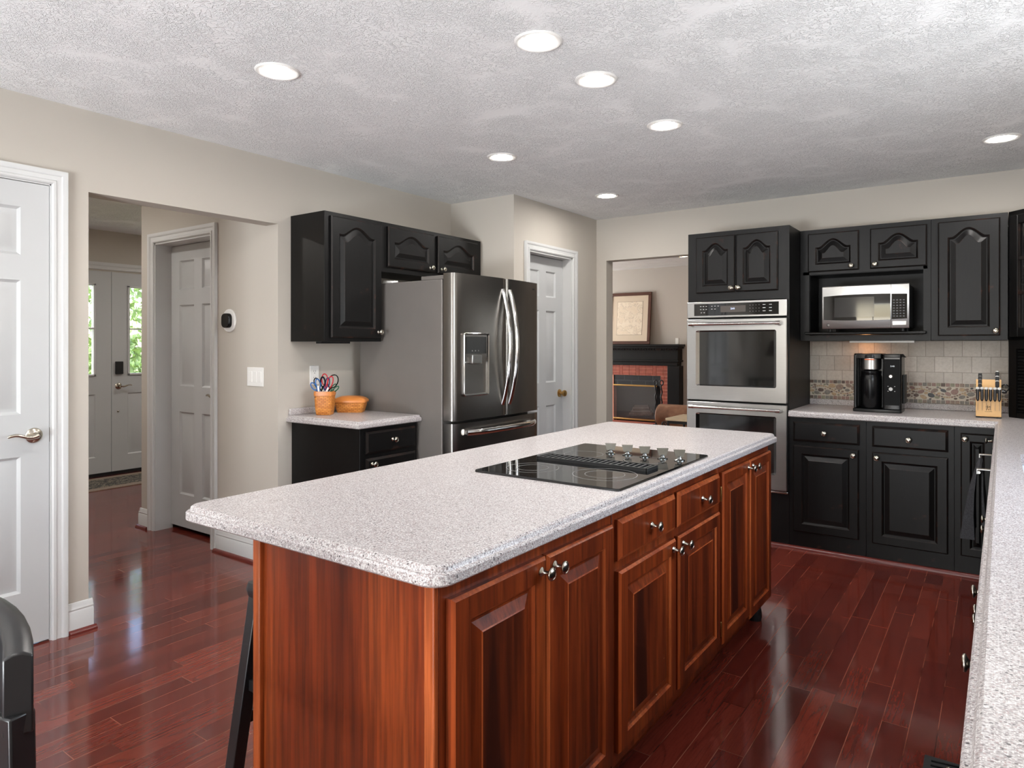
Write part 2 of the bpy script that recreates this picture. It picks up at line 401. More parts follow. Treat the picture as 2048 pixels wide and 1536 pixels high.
def text(name, body, size, parent, loc, rot, mat, ext=.0004, align='CENTER'):
    cu = bpy.data.curves.new(name, 'FONT'); cu.body = body; cu.size = size; cu.extrude = ext; cu.align_x = align; cu.align_y = 'CENTER'
    tmp = bpy.data.objects.new('tmp', cu); COL.objects.link(tmp)
    dg = bpy.context.evaluated_depsgraph_get(); me = bpy.data.meshes.new_from_object(tmp.evaluated_get(dg))
    bpy.data.objects.remove(tmp); me.materials.clear(); me.materials.append(mat); me.name = name
    o = bpy.data.objects.new(name, me); COL.objects.link(o); o.parent = parent; o.location = loc; o.rotation_euler = rot
    return o
def rrect(x0, x1, y0, y1, r, n=4):
    out = []
    for cx, cy, a in ((x1 - r, y0 + r, -90), (x1 - r, y1 - r, 0), (x0 + r, y1 - r, 90), (x0 + r, y0 + r, 180)):
        for i in range(n + 1):
            t = math.radians(a + 90 * i / n); out.append((cx + r * math.cos(t), cy + r * math.sin(t)))
    return out
def offset_poly(P, ds):   # P counter clockwise, ds[i] inset of edge i -> i+1
    n = len(P); L = []
    for i in range(n):
        a = Vector(P[i]); b = Vector(P[(i + 1) % n]); d = (b - a).normalized(); nrm = Vector((-d.y, d.x)); L.append((a + nrm * ds[i], d))
    out = []
    for i in range(n):
        p, d = L[i - 1]; q, e = L[i]; cr = d.x * e.y - d.y * e.x
        if abs(cr) < 1e-6: out.append(tuple(q)); continue
        t = ((q - p).x * e.y - (q - p).y * e.x) / cr; out.append(tuple(p + d * t))
    return out

# ------------------------------------------------------------ room numbers
XL, YB, XR, ZC = -3.485, 5.33, .645, 2.44
YH = 2.489           # hall closet wall
XJ, YJ = -2.88, 4.065  # pantry wall and its return
YR = -3.2
T = .12
XF = -7.4            # front door wall
YFAM = 9.12
ZH = 2.50

# floors
struct('floor', MB().box(-7.6, .8, -3.4, 9.3, -.1, 0), M_FLOOR)
c = MB(); c.box(XL - T, XR + T, YR - T, YB + T, ZC, ZC + .12)
struct('ceiling', c, M_CEIL)
struct('ceiling_hall', MB().box(XF - T, XL - T, 1.0, 6.2, ZH, ZH + .1), M_CEIL)
struct('ceiling_family_room', MB().box(-7.2, XR + T, YB + T, YFAM + T, ZC, ZC + .12), M_CEIL)
# left wall (dining door, hall opening)
w = MB()
w.box(XL - T, XL, -3.2, -1.32, 0, ZC); w.box(XL - T, XL, -1.32, -.52, 2.068, ZC)
w.box(XL - T, XL, -.52, .525, 0, ZC); w.box(XL - T, XL, .525, 1.302, 2.068, ZC); w.box(XL - T, XL, 1.302, 1.452, 0, ZC)
w.box(XL - T, XL, 1.452, YH, 2.056, ZC); w.box(XL - T, XL, YH, YJ + .1, 0, ZC)
struct('wall_left', w, M_WALL)
w = MB()
w.box(XL, XJ, YJ, YJ + .1, 0, ZC)
w.box(XJ - T, XJ, YJ + .1, 4.262, 0, ZC); w.box(XJ - T, XJ, 4.262, 4.905, 2.056, ZC); w.box(XJ - T, XJ, 4.905, YB, 0, ZC)
struct('wall_pantry', w, M_WALL)
w = MB()
w.box(XL - T, -2.783, YB, YB + T, 0, ZC); w.box(-2.783, -1.84, YB, YB + T, 2.072, ZC); w.box(-1.84, XR + T, YB, YB + T, 0, ZC)
struct('wall_back', w, M_WALL)
w = MB()
w.box(XR, XR + T, YR, 1.6, 0, ZC); w.box(XR, XR + T, 1.6, 3.1, 0, 1.12); w.box(XR, XR + T, 1.6, 3.1, 2.12, ZC); w.box(XR, XR + T, 3.1, YB, 0, ZC)
struct('wall_right', w, M_WALL)
w = MB()
w.box(XL - T, -2.3, YR - T, YR, 0, ZC); w.box(-2.3, -.5, YR - T, YR, 2.08, ZC); w.box(-.5, XR + T, YR - T, YR, 0, ZC)
struct('wall_rear', w, M_WALL)
# hall and foyer shell
w = MB()
w.box(-5.115, -4.925, YH, YH + T, 0, ZH); w.box(-4.925, -4.19, YH, YH + T, 2.065, ZH); w.box(-4.19, XL - T, YH, YH + T, 0, ZH)
w.box(-5.115, -4.995, YH + T, 5.0, 0, ZH)
struct('wall_hall', w, M_WALL)
struct('wall_closet', MB().box(-4.995, XL - T, 3.4, 3.5, 0, ZH), M_WALL)
w = MB(); w.box(XF - T, XF, 1.0, 2.40, 0, ZH); w.box(XF - T, XF, 4.34, 6.1, 0, ZH); w.box(XF - T, XF, 2.40, 4.34, 2.086, ZH)
struct('wall_foyer', w, M_WALL)
struct('wall_hall_side', MB().box(XF, XL - T, 1.0, 1.1, 0, ZH), M_WALL)
struct('wall_foyer_end', MB().box(XF, -5.1, 5.0, 5.12, 0, ZH), M_WALL)
# family room shell
struct('wall_family_room', MB().box(-7.1, XR, YFAM, YFAM + T, 0, ZC), M_WALL2)
w = MB(); w.box(-7.12, -7.0, YB + T, 6.6, 0, ZC); w.box(-7.12, -7.0, 8.6, YFAM, 0, ZC); w.box(-7.12, -7.0, 6.6, 8.6, 0, .5); w.box(-7.12, -7.0, 6.6, 8.6, 2.15, ZC)
w.box(XR, XR + T, YB + T, YFAM, 0, ZC)
struct('wall_family_room_side', w, M_WALL2)
struct('wall_family_room_near', MB().box(-7.0, XL - T, YB, YB + T, 0, ZC), M_WALL2)

# mouldings
def base_profile():
    return [(0, 0), (.016, 0), (.016, .098), (.012, .104), (.014, .112), (.010, .120), (.008, .130), (.004, .138), (0, .140)]
def sweep_base(name, segs, num=True):
    mb = MB()
    for (a, b, nrm) in segs:   # a, b points on the wall face at floor, nrm outward
        rr = []
        for p in (a, b): rr.append([(p[0] + nrm[0] * d, p[1] + nrm[1] * d, z) for d, z in base_profile()])
        mb.rings(rr)
    return struct(name, mb, M_TRIM)
sweep_base('baseboard_left', [((XL, 1.357), (XL, 1.468), (1, 0)), ((XL, -3.2), (XL, .46), (1, 0)), ((XL, 2.478), (XL, 2.58), (1, 0))])
sweep_base('baseboard_hall', [((-5.13, YH), (-4.995, YH), (0, -1)), ((-4.128, YH), (XL + .012, YH), (0, -1)), ((-5.115, YH - .012), (-5.115, 5.0), (-1, 0))])
sweep_base('baseboard_pantry', [((XJ, 4.97), (XJ, YB), (1, 0)), ((XJ, YJ), (XJ, 4.195), (1, 0))])
sweep_base('baseboard_back', [((XJ, YB), (-2.783, YB), (0, -1))])
def shoe(name, segs):
    mb = MB()
    for a, b, nrm in segs:
        pr = [(.0, 0), (.019, 0)] + [(.0 + .019 * math.cos(t), .019 * math.sin(t)) for t in (math.radians(x) for x in (20, 45, 70, 90))]
        mb.rings([[(p[0] + nrm[0] * d, p[1] + nrm[1] * d, z) for d, z in pr] for p in (a, b)])
    return struct(name, mb, M_SHOE)
shoe('trim_1', [((XL + .016, 1.362), (XL + .016, 1.478), (1, 0)), ((-5.14, YH - .016), (-4.998, YH - .016), (0, -1)), ((-4.13, YH - .016), (XL + .02, YH - .016), (0, -1)), ((XJ + .016, 4.97), (XJ + .016, YB), (1, 0))])

def casing(name, axis, plane, s0, s1, ztop, sign, w=.062, th=.02, nrm=1):
    """door casing with stepped profile round an opening s0..s1; axis 'x' wall plane x=plane (s=y), axis 'y' wall plane y=plane (s=x)"""
    mb = MB()
    prof = [(0, 0), (0, .010), (.006, .015), (.016, .015), (.019, .011), (.038, .012), (.043, .018), (.050, .021), (w, .021), (w, 0)]
    path = [(s0, 0, (-1, 0)), (s0, ztop, (-1, 1)), (s1, ztop, (1, 1)), (s1, 0, (1, 0))]
    rr = []
    for s, z, (ds, dz) in path:
        ring = []
        for off, d in prof:
            ss = s + ds * off; zz = z + dz * off
            ring.append((plane + nrm * d, ss, zz) if axis == 'x' else (ss, plane + nrm * d, zz))
        rr.append(ring)
    mb.rings(rr)
    return struct(name, mb, M_TRIM)
casing('trim_2', 'x', XL, .525 + .01, 1.302 - .006, 2.062, 1, nrm=1)
casing('trim_9', 'x', XL, -1.314, -.526, 2.062, 1, nrm=1)
casing('trim_3', 'x', XJ, 4.262, 4.905, 2.056, 1, nrm=1)
casing('trim_4', 'y', YH, -4.925, -4.19, 2.065, 1, nrm=-1, w=.066)
casing('trim_5', 'x', XF, 2.40, 4.34, 2.10, 1, nrm=1, w=.075)
# jamb linings
j = MB(); j.box(XJ - T - .005, XJ + .002, 4.262, 4.274, 0, 2.056); j.box(XJ - T - .005, XJ + .002, 4.893, 4.905, 0, 2.056); j.box(XJ - T - .005, XJ + .002, 4.262, 4.905, 2.044, 2.056)
j.box(-4.925, -4.913, YH - .002, YH + T + .005, 0, 2.065); j.box(-4.202, -4.19, YH - .002, YH + T + .005, 0, 2.065); j.box(-4.925, -4.19, YH - .002, YH + T + .005, 2.053, 2.065)
j.box(XL - T, XL + .001, .525, .536, 0, 2.062); j.box(XL - T, XL + .001, 1.291, 1.302, 0, 2.062); j.box(XL - T, XL + .001, .525, 1.302, 2.056, 2.068)
struct('trim_6', j, M_TRIM)

# ------------------------------------------------------------ panel door factory (six panel)
def ring_rect(x0, x1, z0, z1, d, y, rise=0, n=1):
    """outline of an (optionally arched) rectangle inset by d at depth y, local x/z"""
    a, b, lo, hi = x0 + d, x1 - d, z0 + d, z1 - d
    pts = [(a, y, lo), (b, y, lo)]
    if rise <= 0 or n <= 1:
        pts += [(b, y, hi), (a, y, hi)]
    else:
        k = 18
        for i in range(k + 1):
            u = 1 - 2 * i / k; x = (a + b) / 2 + u * (b - a) / 2
            uu = min(1, abs(u) / .80); h = .5 * (1 + math.cos(PI * uu)); h = h ** .72
            pts.append((x, y, hi + rise * h))
    return pts
def outer_match(x0, x1, z0, z1, d, y, n):
    a, b, lo, hi = x0 + d, x1 - d, z0 + d, z1 - d
    pts = [(a, y, lo), (b, y, lo)]
    if n <= 1: return pts + [(b, y, hi), (a, y, hi)]
    k = 18
    return pts + [(b + (a - b) * i / k, y, hi) for i in range(k + 1)]
def panel_door_mesh(mb, W, Hh, th, panels, rec=.012, g=(.012, .02, .042)):
    """slab with recessed raised panels; local x 0..W, z 0..Hh, front at y=-th"""
    # frame made of strips around the panels via grid
    xs = sorted({0, W} | {p[0] for p in panels} | {p[1] for p in panels}); zs = sorted({0, Hh} | {p[2] for p in panels} | {p[3] for p in panels})
    V = {}
    def v(x, z):
        if (x, z) not in V: V[(x, z)] = mb.bm.verts.new((x, -th, z))
        return V[(x, z)]
    for i in range(len(xs) - 1):
        for k in range(len(zs) - 1):
            cx, cz = (xs[i] + xs[i + 1]) / 2, (zs[k] + zs[k + 1]) / 2
            if any(p[0] < cx < p[1] and p[2] < cz < p[3] for p in panels): continue
            mb._f([v(xs[i], zs[k]), v(xs[i + 1], zs[k]), v(xs[i + 1], zs[k + 1]), v(xs[i], zs[k + 1])])
    for p in panels:
        y = -th; r = [ring_rect(*p, 0, y), ring_rect(*p, g[0] * .5, y + rec * .6), ring_rect(*p, g[0], y + rec), ring_rect(*p, g[1], y + rec), ring_rect(*p, g[2], y + .002)]
        mb.rings(r, cap0=False)
    # edges and back
    mb.rings([[(0, -th, 0), (W, -th, 0), (W, -th, Hh), (0, -th, Hh)], [(0, 0, 0), (W, 0, 0), (W, 0, Hh), (0, 0, Hh)]], cap0=False)
    bmesh.ops.remove_doubles(mb.bm, verts=mb.bm.verts, dist=1e-5)
    return mb
def six_panels(W, Hh, st=.11, mid=.10):
    a0, a1 = st, (W - mid) / 2; b0, b1 = (W + mid) / 2, W - st
    Z = [(.235 * Hh / 2.03, .83 * Hh / 2.03), (1.015 * Hh / 2.03, 1.60 * Hh / 2.03), (1.71 * Hh / 2.03, 1.92 * Hh / 2.03)]
    return [(x0, x1, z0, z1) for z0, z1 in Z for x0, x1 in ((a0, a1), (b0, b1))]
def lever(parent, x, z, th, dirx, m=M_NICKEL, name='door_handle'):
    mb = MB(); mb.lathe([(.034, 0), (.034, .004), (.028, .010), (.014, .014), (.011, .045)], (x, -th, z), (0, -1, 0), 24)
    pts = [(x + dirx * s, -th - .046 - .006 * math.sin(s / .11 * PI), z + .012 * math.sin(s / .115 * 2 * PI) * -.6 + .004) for s in [i * .0125 for i in range(10)]]
    mb.tube(pts, [.010, .010, .009, .0085, .008, .008, .0078, .0075, .007, .005], 10)
    return mb.build(name, m, parent)
def round_knob(parent, x, z, th, m=M_NICKEL, name='door_handle'):
    mb = MB(); mb.lathe([(.032, 0), (.031, .006), (.012, .010), (.011, .030), (.022, .036), (.027, .048), (.024, .060), (.012, .066)], (x, -th, z), (0, -1, 0), 24)
    return mb.build(name, m, parent)
def sdoor(name, loc, rz, W, Hh, th=.035):
    e = bpy.data.objects.new(name, None); COL.objects.link(e); e.location = loc; e.rotation_euler = (0, 0, rz); e['kind'] = 'structure'; e.empty_display_size = .1
    mb = panel_door_mesh(MB(), W, Hh, th, six_panels(W, Hh)); mb.build('door_panel', M_DOORW, e)
    return e
# dining side door, flush with left wall
d1 = sdoor('door_1', (XL - .037, .539, .008), PI / 2, .75, 2.045); lever(d1, .69, .925, .035, -1)
hb = MB(); hb.box(.751, .756, -.037, -.030, .89, .955); hb.build('latch_plate', M_NICKEL, d1)
d6 = sdoor('door_6', (XL - .037, -1.312, .008), PI / 2, .784, 2.045); lever(d6, .065, .925, .035, 1)
d2 = sdoor('door_2', (-4.912, YH + T + .03, .03), 0, .709, 2.02); lever(d2, .65, .955, .035, -1)
d3 = sdoor('door_3', (XJ - T - .0, 4.275, .02), PI / 2, .617, 2.02); round_knob(d3, .565, .915, .035, M_BRASS)
# front double door with glazed lights
def front_leaf(name, y0, W, glass_x, lev):
    e = bpy.data.objects.new(name, None); COL.objects.link(e); e.location = (XF - .05, y0, .035); e.rotation_euler = (0, 0, PI / 2); e['kind'] = 'structure'
    g0, g1 = glass_x
    Hh, th = 2.055, .045
    mb = MB()
    mb.box(0, g0, -th, 0, 0, Hh); mb.box(g1, W, -th, 0, 0, Hh); mb.box(g0, g1, -th, 0, 1.92, Hh); mb.box(g0, g1, -th, 0, .80, .985)
    mb.box(g0, g1, -th, 0, 0, .16)
    mb.rings([ring_rect(g0, g1, .16, .80, 0, -th), ring_rect(g0, g1, .16, .80, .012, -th + .009), ring_rect(g0, g1, .16, .80, .03, -th + .009), ring_rect(g0, g1, .16, .80, .055, -th + .002)], cap0=False)
    mb.build('door_panel', M_DOORW, e)
    f = MB()
    for a, b, c2, d in ((g0, g0 + .02, .985, 1.92), (g1 - .02, g1, .985, 1.92), (g0, g1, .985, 1.005), (g0, g1, 1.90, 1.92), (g0, g1, 1.46, 1.475)): f.box(a, b, -th - .012, .0, c2, d)
    f.box((g0 + g1) / 2 - .006, (g0 + g1) / 2 + .006, -th - .006, 0, .985, 1.92)
    fo = f.build('glazing_frame', M_TRIM, e, bevel=.003)
    MB().box(g0 + .01, g1 - .01, -.025, -.021, .99, 1.915).build('glass_pane', M_GLASS, fo)
    if lev:
        lever(e, .065, .875, th, 1)
        MB().box(.03, .105, -th - .025, -th, 1.0, 1.13).build('deadbolt', M_BLKMATTE, e, bevel=.006)
        MB().lathe([(.010, 0), (.010, .006), (.004, .012)], (.06, -th, .615), (0, -1, 0), 12).build('door_stop', M_NICKEL, e)
    return e
front_leaf('door_4', 3.305, .93, (.155, .775), True)
front_leaf('door_5', 2.415, .885, (.155, .735), False)
MB_ = MB(); MB_.box(XF - .11, XF + .0, 2.41, 4.33, 0, .033)
struct('trim_7', MB_, M_BLKMATTE)

# windows (behind the camera, over the sink, family room)
def window(name, axis, plane, s0, s1, z0, z1, cols, rows, depth=.07):
    mb = MB(); t = .05
    def bx(a, b, c, d, y0, y1):
        if axis == 'y': mb.box(a, b, plane + y0, plane + y1, c, d)
        else: mb.box(plane + y0, plane + y1, a, b, c, d)
    bx(s0, s0 + t, z0, z1, 0, depth); bx(s1 - t, s1, z0, z1, 0, depth); bx(s0, s1, z0, z0 + t, 0, depth); bx(s0, s1, z1 - t, z1, 0, depth)
    for i in range(1, cols): s = s0 + (s1 - s0) * i / cols; bx(s - .02, s + .02, z0, z1, .01, depth - .02)
    for i in range(1, rows): z = z0 + (z1 - z0) * i / rows; bx(s0, s1, z - .012, z + .012, .015, depth - .03)
    return struct(name, mb, M_TRIM)
window('window_1', 'y', YR - .09, -2.3, -.5, 0, 2.08, 2, 3)
window('window_2', 'x', XR + .02, 1.6, 3.1, 1.12, 2.12, 2, 2)
window('window_3', 'x', -7.1, 6.6, 8.6, .5, 2.15, 3, 2)

# ------------------------------------------------------------ small hardware
def knob(parent, x, z, y=-.02, L=.036, m=None, name='knob'):
    mb = MB()
    mb.lathe([(.0105, 0), (.0115, .002), (.0085, .005), (.0052, .009), (.0048, L - .014), (.009, L - .011), (.0155, L - .008), (.0165, L - .005), (.0158, L - .003), (.0125, L - .0012), (.0118, L - .002), (.009, L - .0004), (.004, L + .0006)], (x, y, z), (0, -1, 0), 18)
    return mb.build(name, m or M_PEWTER, parent, smooth=50)

def cab_door(parent, x0, x1, z0, z1, kn=None, rise=0, fr=.055, mats=None, name='door', th=.02, L=.036, topfr=None):
    """raised panel cabinet door; local front at y=-th"""
    mats = mats or (M_BLACK, M_BLACKEDGE, M_BLACK)
    n = 2 if rise > 0 else 1
    tf = topfr if topfr is not None else fr
    # opening rectangle
    ox0, ox1, oz0, oz1 = x0 + fr, x1 - fr, z0 + fr, z1 - tf - rise
    om = lambda d, y: outer_match(x0, x1, z0, z1, d, y, n)
    im = lambda d, y, rs=1.0: ring_rect(ox0, ox1, oz0, oz1, d, y, rise * rs, n)
    mb = MB()
    mb.rings([om(0, 0), om(0, -th + .007), om(.007, -th), im(-.004, -th), im(.002, -th + .006), im(.008, -th + .0105), im(.012, -th + .0105), im(.036, -th + .002, .92), im(.039, -th + .0005, .92)],
             mis=[0, 1, 0, 1, 0, 0, 0, 1, 2])
    o = mb.build(name, list(mats), parent, smooth=13)
    if kn: knob(o, kn[0], kn[1], -th, L)
    return o
def drawer_front(parent, x0, x1, z0, z1, kn=None, mats=None, th=.02, L=.036):
    mats = mats or (M_BLACK, M_BLACKEDGE, M_BLACK)
    om = lambda d, y: outer_match(x0, x1, z0, z1, d, y, 1)
    mb = MB(); mb.rings([om(0, 0), om(0, -th + .010), om(.013, -th), om(.0135, -th)], mis=[0, 1, 0, 0])
    o = mb.build('drawer_front', list(mats), parent, smooth=28)
    if kn: knob(o, kn[0], kn[1], -th, L)
    return o
def carcass(parent, W, z0, z1, D, m, toe=0, toe_in=.07, name='cabinet_body'):
    mb = MB(); mb.box(0, W, 0, D, z0 + toe, z1)
    if toe: mb.box(.0, W, toe_in, D, z0, z0 + toe)
    return mb.build(name, m, parent, bevel=.0015)
CH = (M_CHERRY, M_CHERRYEDGE, M_CHERRYPANEL)

# ------------------------------------------------------------ countertops
def worktop(name, label, outline, edge, z1, holes=(), th=.04, group=None):
    prof = [(.006, z1 - th), (.0, z1 - th + .005), (.0, z1 - .018), (.003, z1 - .0145), (.009, z1 - .0135), (.011, z1 - .010), (.0125, z1 - .004), (.018, z1)]
    mb = MB(); rr = []
    for ins, z in prof: rr.append([(x, y, z) for x, y in offset_poly(outline, [ins * e for e in edge])])
    vs = [[mb.bm.verts.new(p) for p in r] for r in rr]; n = len(outline)
    for i in range(len(vs) - 1):
        for q in range(n): mb._f([vs[i][q], vs[i][(q + 1) % n], vs[i + 1][(q + 1) % n], vs[i + 1][q]])
    for ring, z in ((vs[0], prof[0][1]), (vs[-1], z1)):
        loops = [[v.co.copy() for v in ring]]; allv = list(ring)
        for h in holes:
            hv = [mb.bm.verts.new((x, y, z)) for x, y in h]; allv += hv; loops.append([v.co.copy() for v in hv])
            h_store.setdefault(id(h), []).append(hv)
        for tri in tessellate_polygon(loops): mb._f([allv[i] for i in tri])
    for h in holes:
        a, b = h_store[id(h)]
        for q in range(len(h)): mb._f([a[q], b[q], b[(q + 1) % len(h)], a[(q + 1) % len(h)]])
    o = mb.build(name, M_COUNTER, smooth=30); return tag(o, label, 'countertop', group)
h_store = {}
ZT = .905
# island top with rounded near corners
isl = rrect(-1.792, -.862, .968, 3.452, .05, 5)
worktop('island_countertop', 'long speckled light grey countertop with ogee edge covering the cherry island', isl, [1] * len(isl), ZT)
sinkhole = rrect(.075, .515, 2.66, 3.37, .05, 4)
LO = [(-1.112, YB - .001), (-1.112, 4.68), (-.006, 4.68), (-.046, -1.2), (XR - .001, -1.2), (XR - .001, YB - .001)]
wt = worktop('kitchen_countertop', 'L-shaped speckled grey countertop under the microwave cabinet and around the sink', LO, [0, 1, 1, 1, 0, 0], ZT, holes=(sinkhole,))
MB().box(-1.112, XR - .002, YB - .022, YB - .002, ZT, ZT + .04).build('backsplash_strip', M_COUNTER, wt, bevel=.003)
MB().box(XR - .022, XR - .002, -1.2, YB - .024, ZT, ZT + .04).build('side_backsplash_strip', M_COUNTER, wt, bevel=.003)
LC = [(XL + .001, 2.545), (-2.845, 2.545), (-2.845, 3.046), (XL + .001, 3.046)]
wl = worktop('small_countertop', 'small speckled grey countertop beside the refrigerator holding two baskets', LC, [1, 1, .2, 0], ZT + .006)
MB().box(XL + .001, XL + .02, 2.56, 3.04, ZT + .006, ZT + .045).build('backsplash_strip', M_COUNTER, wl, bevel=.004)

# sink
sk = thing('kitchen_sink', 'white undermount kitchen sink at the right edge of the picture', 'sink', (.295, 3.015, .68))
mb = MB()
rr = []
for ins, z in ((-.012, .183), (0, .184), (.004, .182), (.012, .06), (.04, .03), (.10, .022)):
    rr.append([(x - .295, y - 3.015, z) for x, y in rrect(.075 + ins, .515 - ins, 2.66 + ins, 3.37 - ins, .05, 4)])
mb.rings(rr, cap0=False)
mb.build('basin', M_SINK, sk)
MB().lathe([(.04, 0), (.042, .003), (.02, .002)], (0, 0, .022), (0, 0, 1), 20).build('drain', M_CHROME, sk)

# ------------------------------------------------------------ island cabinets (front faces +X)
XI = -.908
def island_unit(name, label, y0, y1):
    return thing(name, label, 'cabinet', (XI, y0, 0), PI / 2, 'cherry island cabinets')
IZ = ZT - .04
u1 = island_unit('island_cabinet', 'near end of the cherry island, tall double doors and wide plain side panel', 1.022, 1.772)
carcass(u1, .745, 0, IZ, .597, M_CHERRY, toe=.105)
cab_door(u1, .022, .372, .135, .822, (.345, .792), mats=CH, fr=.058)
cab_door(u1, .378, .728, .135, .822, (.405, .792), mats=CH, fr=.058)
pnl = MB(); pnl.box(-.008, 0, .030, .567, .0, IZ - .002)
pnl.build('side_panel', M_CHERRY, u1)
MB().box(-.014, 0, -.0, .028, .0, IZ - .002).build('corner_post', M_CHERRYEDGE, u1, bevel=.003)
MB().box(-.020, 0, .569, .597, 0, IZ - .002).build('corner_post', M_CHERRYEDGE, u1, bevel=.003)
u2 = island_unit('island_cabinet', 'middle cherry island cabinet with two drawers above two doors', 1.772, 2.69)
carcass(u2, .918, 0, IZ, .597, M_CHERRY, toe=.105)
drawer_front(u2, .017, .442, .705, .826, (.235, .765), CH); drawer_front(u2, .468, .898, .705, .826, (.69, .765), CH)
cab_door(u2, .017, .442, .145, .675, (.412, .645), mats=CH, fr=.052)
cab_door(u2, .468, .898, .145, .675, (.555, .645) if False else (.56 - .06, .645), mats=CH, fr=.052)
u3 = island_unit('island_cabinet', 'far end cherry island cabinet with two narrow full-height doors', 2.69, 3.425)
carcass(u3, .735, 0, IZ, .597, M_CHERRY, toe=.105)
cab_door(u3, .014, .372, .135, .824, (.345, .795), mats=CH, fr=.05)
cab_door(u3, .38, .722, .115, .824, (.41, .795), mats=CH, fr=.05)
for zz in (.20, .74):
    h = MB(); h.box(.0, .010, -.016, -.001, zz - .03, zz + .03); h.build('hinge', M_BRASS, u3, bevel=.002)
ft = MB(); ft.lathe([(.03, 0), (.034, .02), (.028, .07), (.02, .1049)], (.69, .05, 0), (0, 0, 1), 16); ft.build('foot', M_BLKMATTE, u3)

# ------------------------------------------------------------ cooktop
ck = thing('cooktop', 'black glass electric cooktop set into the island countertop', 'cooktop', (-1.172, 2.185, ZT))
cw, cl = .272, .383
mb = MB(); pl = rrect(-cw, cw, -cl, cl, .012, 3); mb.rings([[(x, y, .0) for x, y in pl], [(x, y, .005) for x, y in pl], [(x * .994, y * .995, .0075) for x, y in pl]])
mb.build('glass_surface', M_BLACKGLASS, ck)
for cx, cy, r in ((-.13, -.235, .09), (-.13, -.235, .055), (.13, -.20, .105), (.13, -.20, .065), (-.13, .12, .075), (.12, .13, .075)):
    k = 48; mb = MB()
    mb.rings([[(cx + rr_ * math.cos(2 * PI * q / k), cy + rr_ * math.sin(2 * PI * q / k), z) for q in range(k)] for rr_, z in ((r - .0008, .0073), (r - .0008, .0079), (r + .0008, .0079), (r + .0008, .0073))], cap0=False, cap1=False)
    mb.build('burner_marking', M_GREYMARK, ck)
vn = MB()
vn.box(-.215, .222, -.075, .005, .0072, .010)
for q in range(20):
    x = -.205 + q * .0215
    vn.box(x, x + .008, -.068, -.002, .010, .017)
vn.box(-.215, .222, -.078, -.072, .0072, .018); vn.box(-.215, .222, .002, .008, .0072, .018); vn.box(-.218, -.212, -.078, .008, .0072, .018); vn.box(.219, .225, -.078, .008, .0072, .018)
vn.build('downdraft_vent', M_BLKMATTE, ck)
for q in range(5):
    x = -.052 + q * .0715 + (0 if q < 4 else -.006); y = .195
    mb = MB(); mb.lathe([(.019, .0075), (.019, .010), (.010, .013), (.007, .020), (.009, .024)], (x, y, 0), (0, 0, 1), 20)
    mb.hexa([(x - .015, y - .007, .022), (x + .015, y - .007, .022), (x + .015, y + .007, .022), (x - .015, y + .007, .022), (x - .021, y - .0045, .047), (x + .021, y - .0045, .047), (x + .021, y + .0045, .047), (x - .021, y + .0045, .047)])
    bmesh.ops.rotate(mb.bm, cent=(x, y, 0), matrix=Matrix.Rotation(math.radians(30), 3, 'Z'), verts=mb.bm.verts)
    mb.build('control_knob', M_KNOBST, ck, smooth=40)
text('maker_mark', 'KitchenAid', .011, ck, (.215, -.02, .0076), (0, 0, PI / 2), M_GREYMARK)

# ------------------------------------------------------------ oven tower
XO0, XO1, YO = -1.806, -1.114, 4.72
oc = thing('oven_cabinet', 'tall black oven cabinet with two arched doors above the double oven', 'cabinet', (XO0, YO, 0))
WO = XO1 - XO0
mb = MB(); D = YB - YO - .001
mb.box(0, .02, 0, D, .0, 2.128); mb.box(WO - .02, WO, 0, D, .0, 2.128); mb.box(.02, WO - .02, D - .02, D, 0, 2.128)
mb.box(.02, WO - .02, 0, D - .02, 2.108, 2.128); mb.box(.02, WO - .02, 0, D - .02, 1.645, 1.665); mb.box(.02, WO - .02, .0, D - .02, .0, .355)
mb.box(.02, WO - .02, 0, .02, 1.665, 1.70); mb.box(.02, WO - .02, 0, .02, 2.09, 2.108); mb.box(.02, .07, 0, .02, 1.70, 2.09); mb.box(WO - .07, WO - .02, 0, .02, 1.70, 2.09); mb.box(.3, .4, .0, .02, 1.7, 2.09)
mb.build('cabinet_body', M_BLACK, oc)
cab_door(oc, .063, .338, 1.702, 2.096, (.318, 1.728), rise=.05, fr=.05)
cab_door(oc, .346, .622, 1.702, 2.096, (.366, 1.728), rise=.05, fr=.05)
ov = thing('double_wall_oven', 'stainless double wall oven built into the tall black cabinet', 'oven', (XO0 + .024, YO, .37))
OW = WO - .048
yF = -.045
def oz(z): return z - .37
x0, x1 = -.018, OW + .018
MB().box(.0, OW, -.0, D - .05, oz(.372), oz(1.64)).build('oven_body', M_DARKGAP, ov)
mb = MB(); mb.box(x0, x1, -.036, -.002, oz(1.527), oz(1.638)); cp = mb.build('control_panel', M_STEEL, ov, bevel=.003)
MB().box(x0 + .052, x1 - .052, -.0375, -.034, oz(1.540), oz(1.624)).build('touch_strip', M_BLACKGLASS, cp)
MB().box(x0 + .24, x1 - .268, -.0383, -.037, oz(1.562), oz(1.606)).build('display', plain('oven_display', (82, 76, 72), .2, var=.02), cp)
text('clock', '3:41', .018, cp, (x0 + .325, -.0386, oz(1.585)), (PI / 2, 0, 0), M_DIGIT)
for gx, gz in [(.095 + i * .02, 1.604) for i in range(3)] + [(.095 + i * .02, 1.583) for i in range(3)] + [(.1 + i * .02, 1.56) for i in range(2)] + [(.175 + i * .022, 1.604) for i in range(3)] + [(.175 + i * .022, 1.584) for i in range(2)]:
    MB().box(x0 + gx, x0 + gx + .009, -.0382, -.037, oz(gz), oz(gz) + .0035).build('button', M_LIGHTMARK, cp)
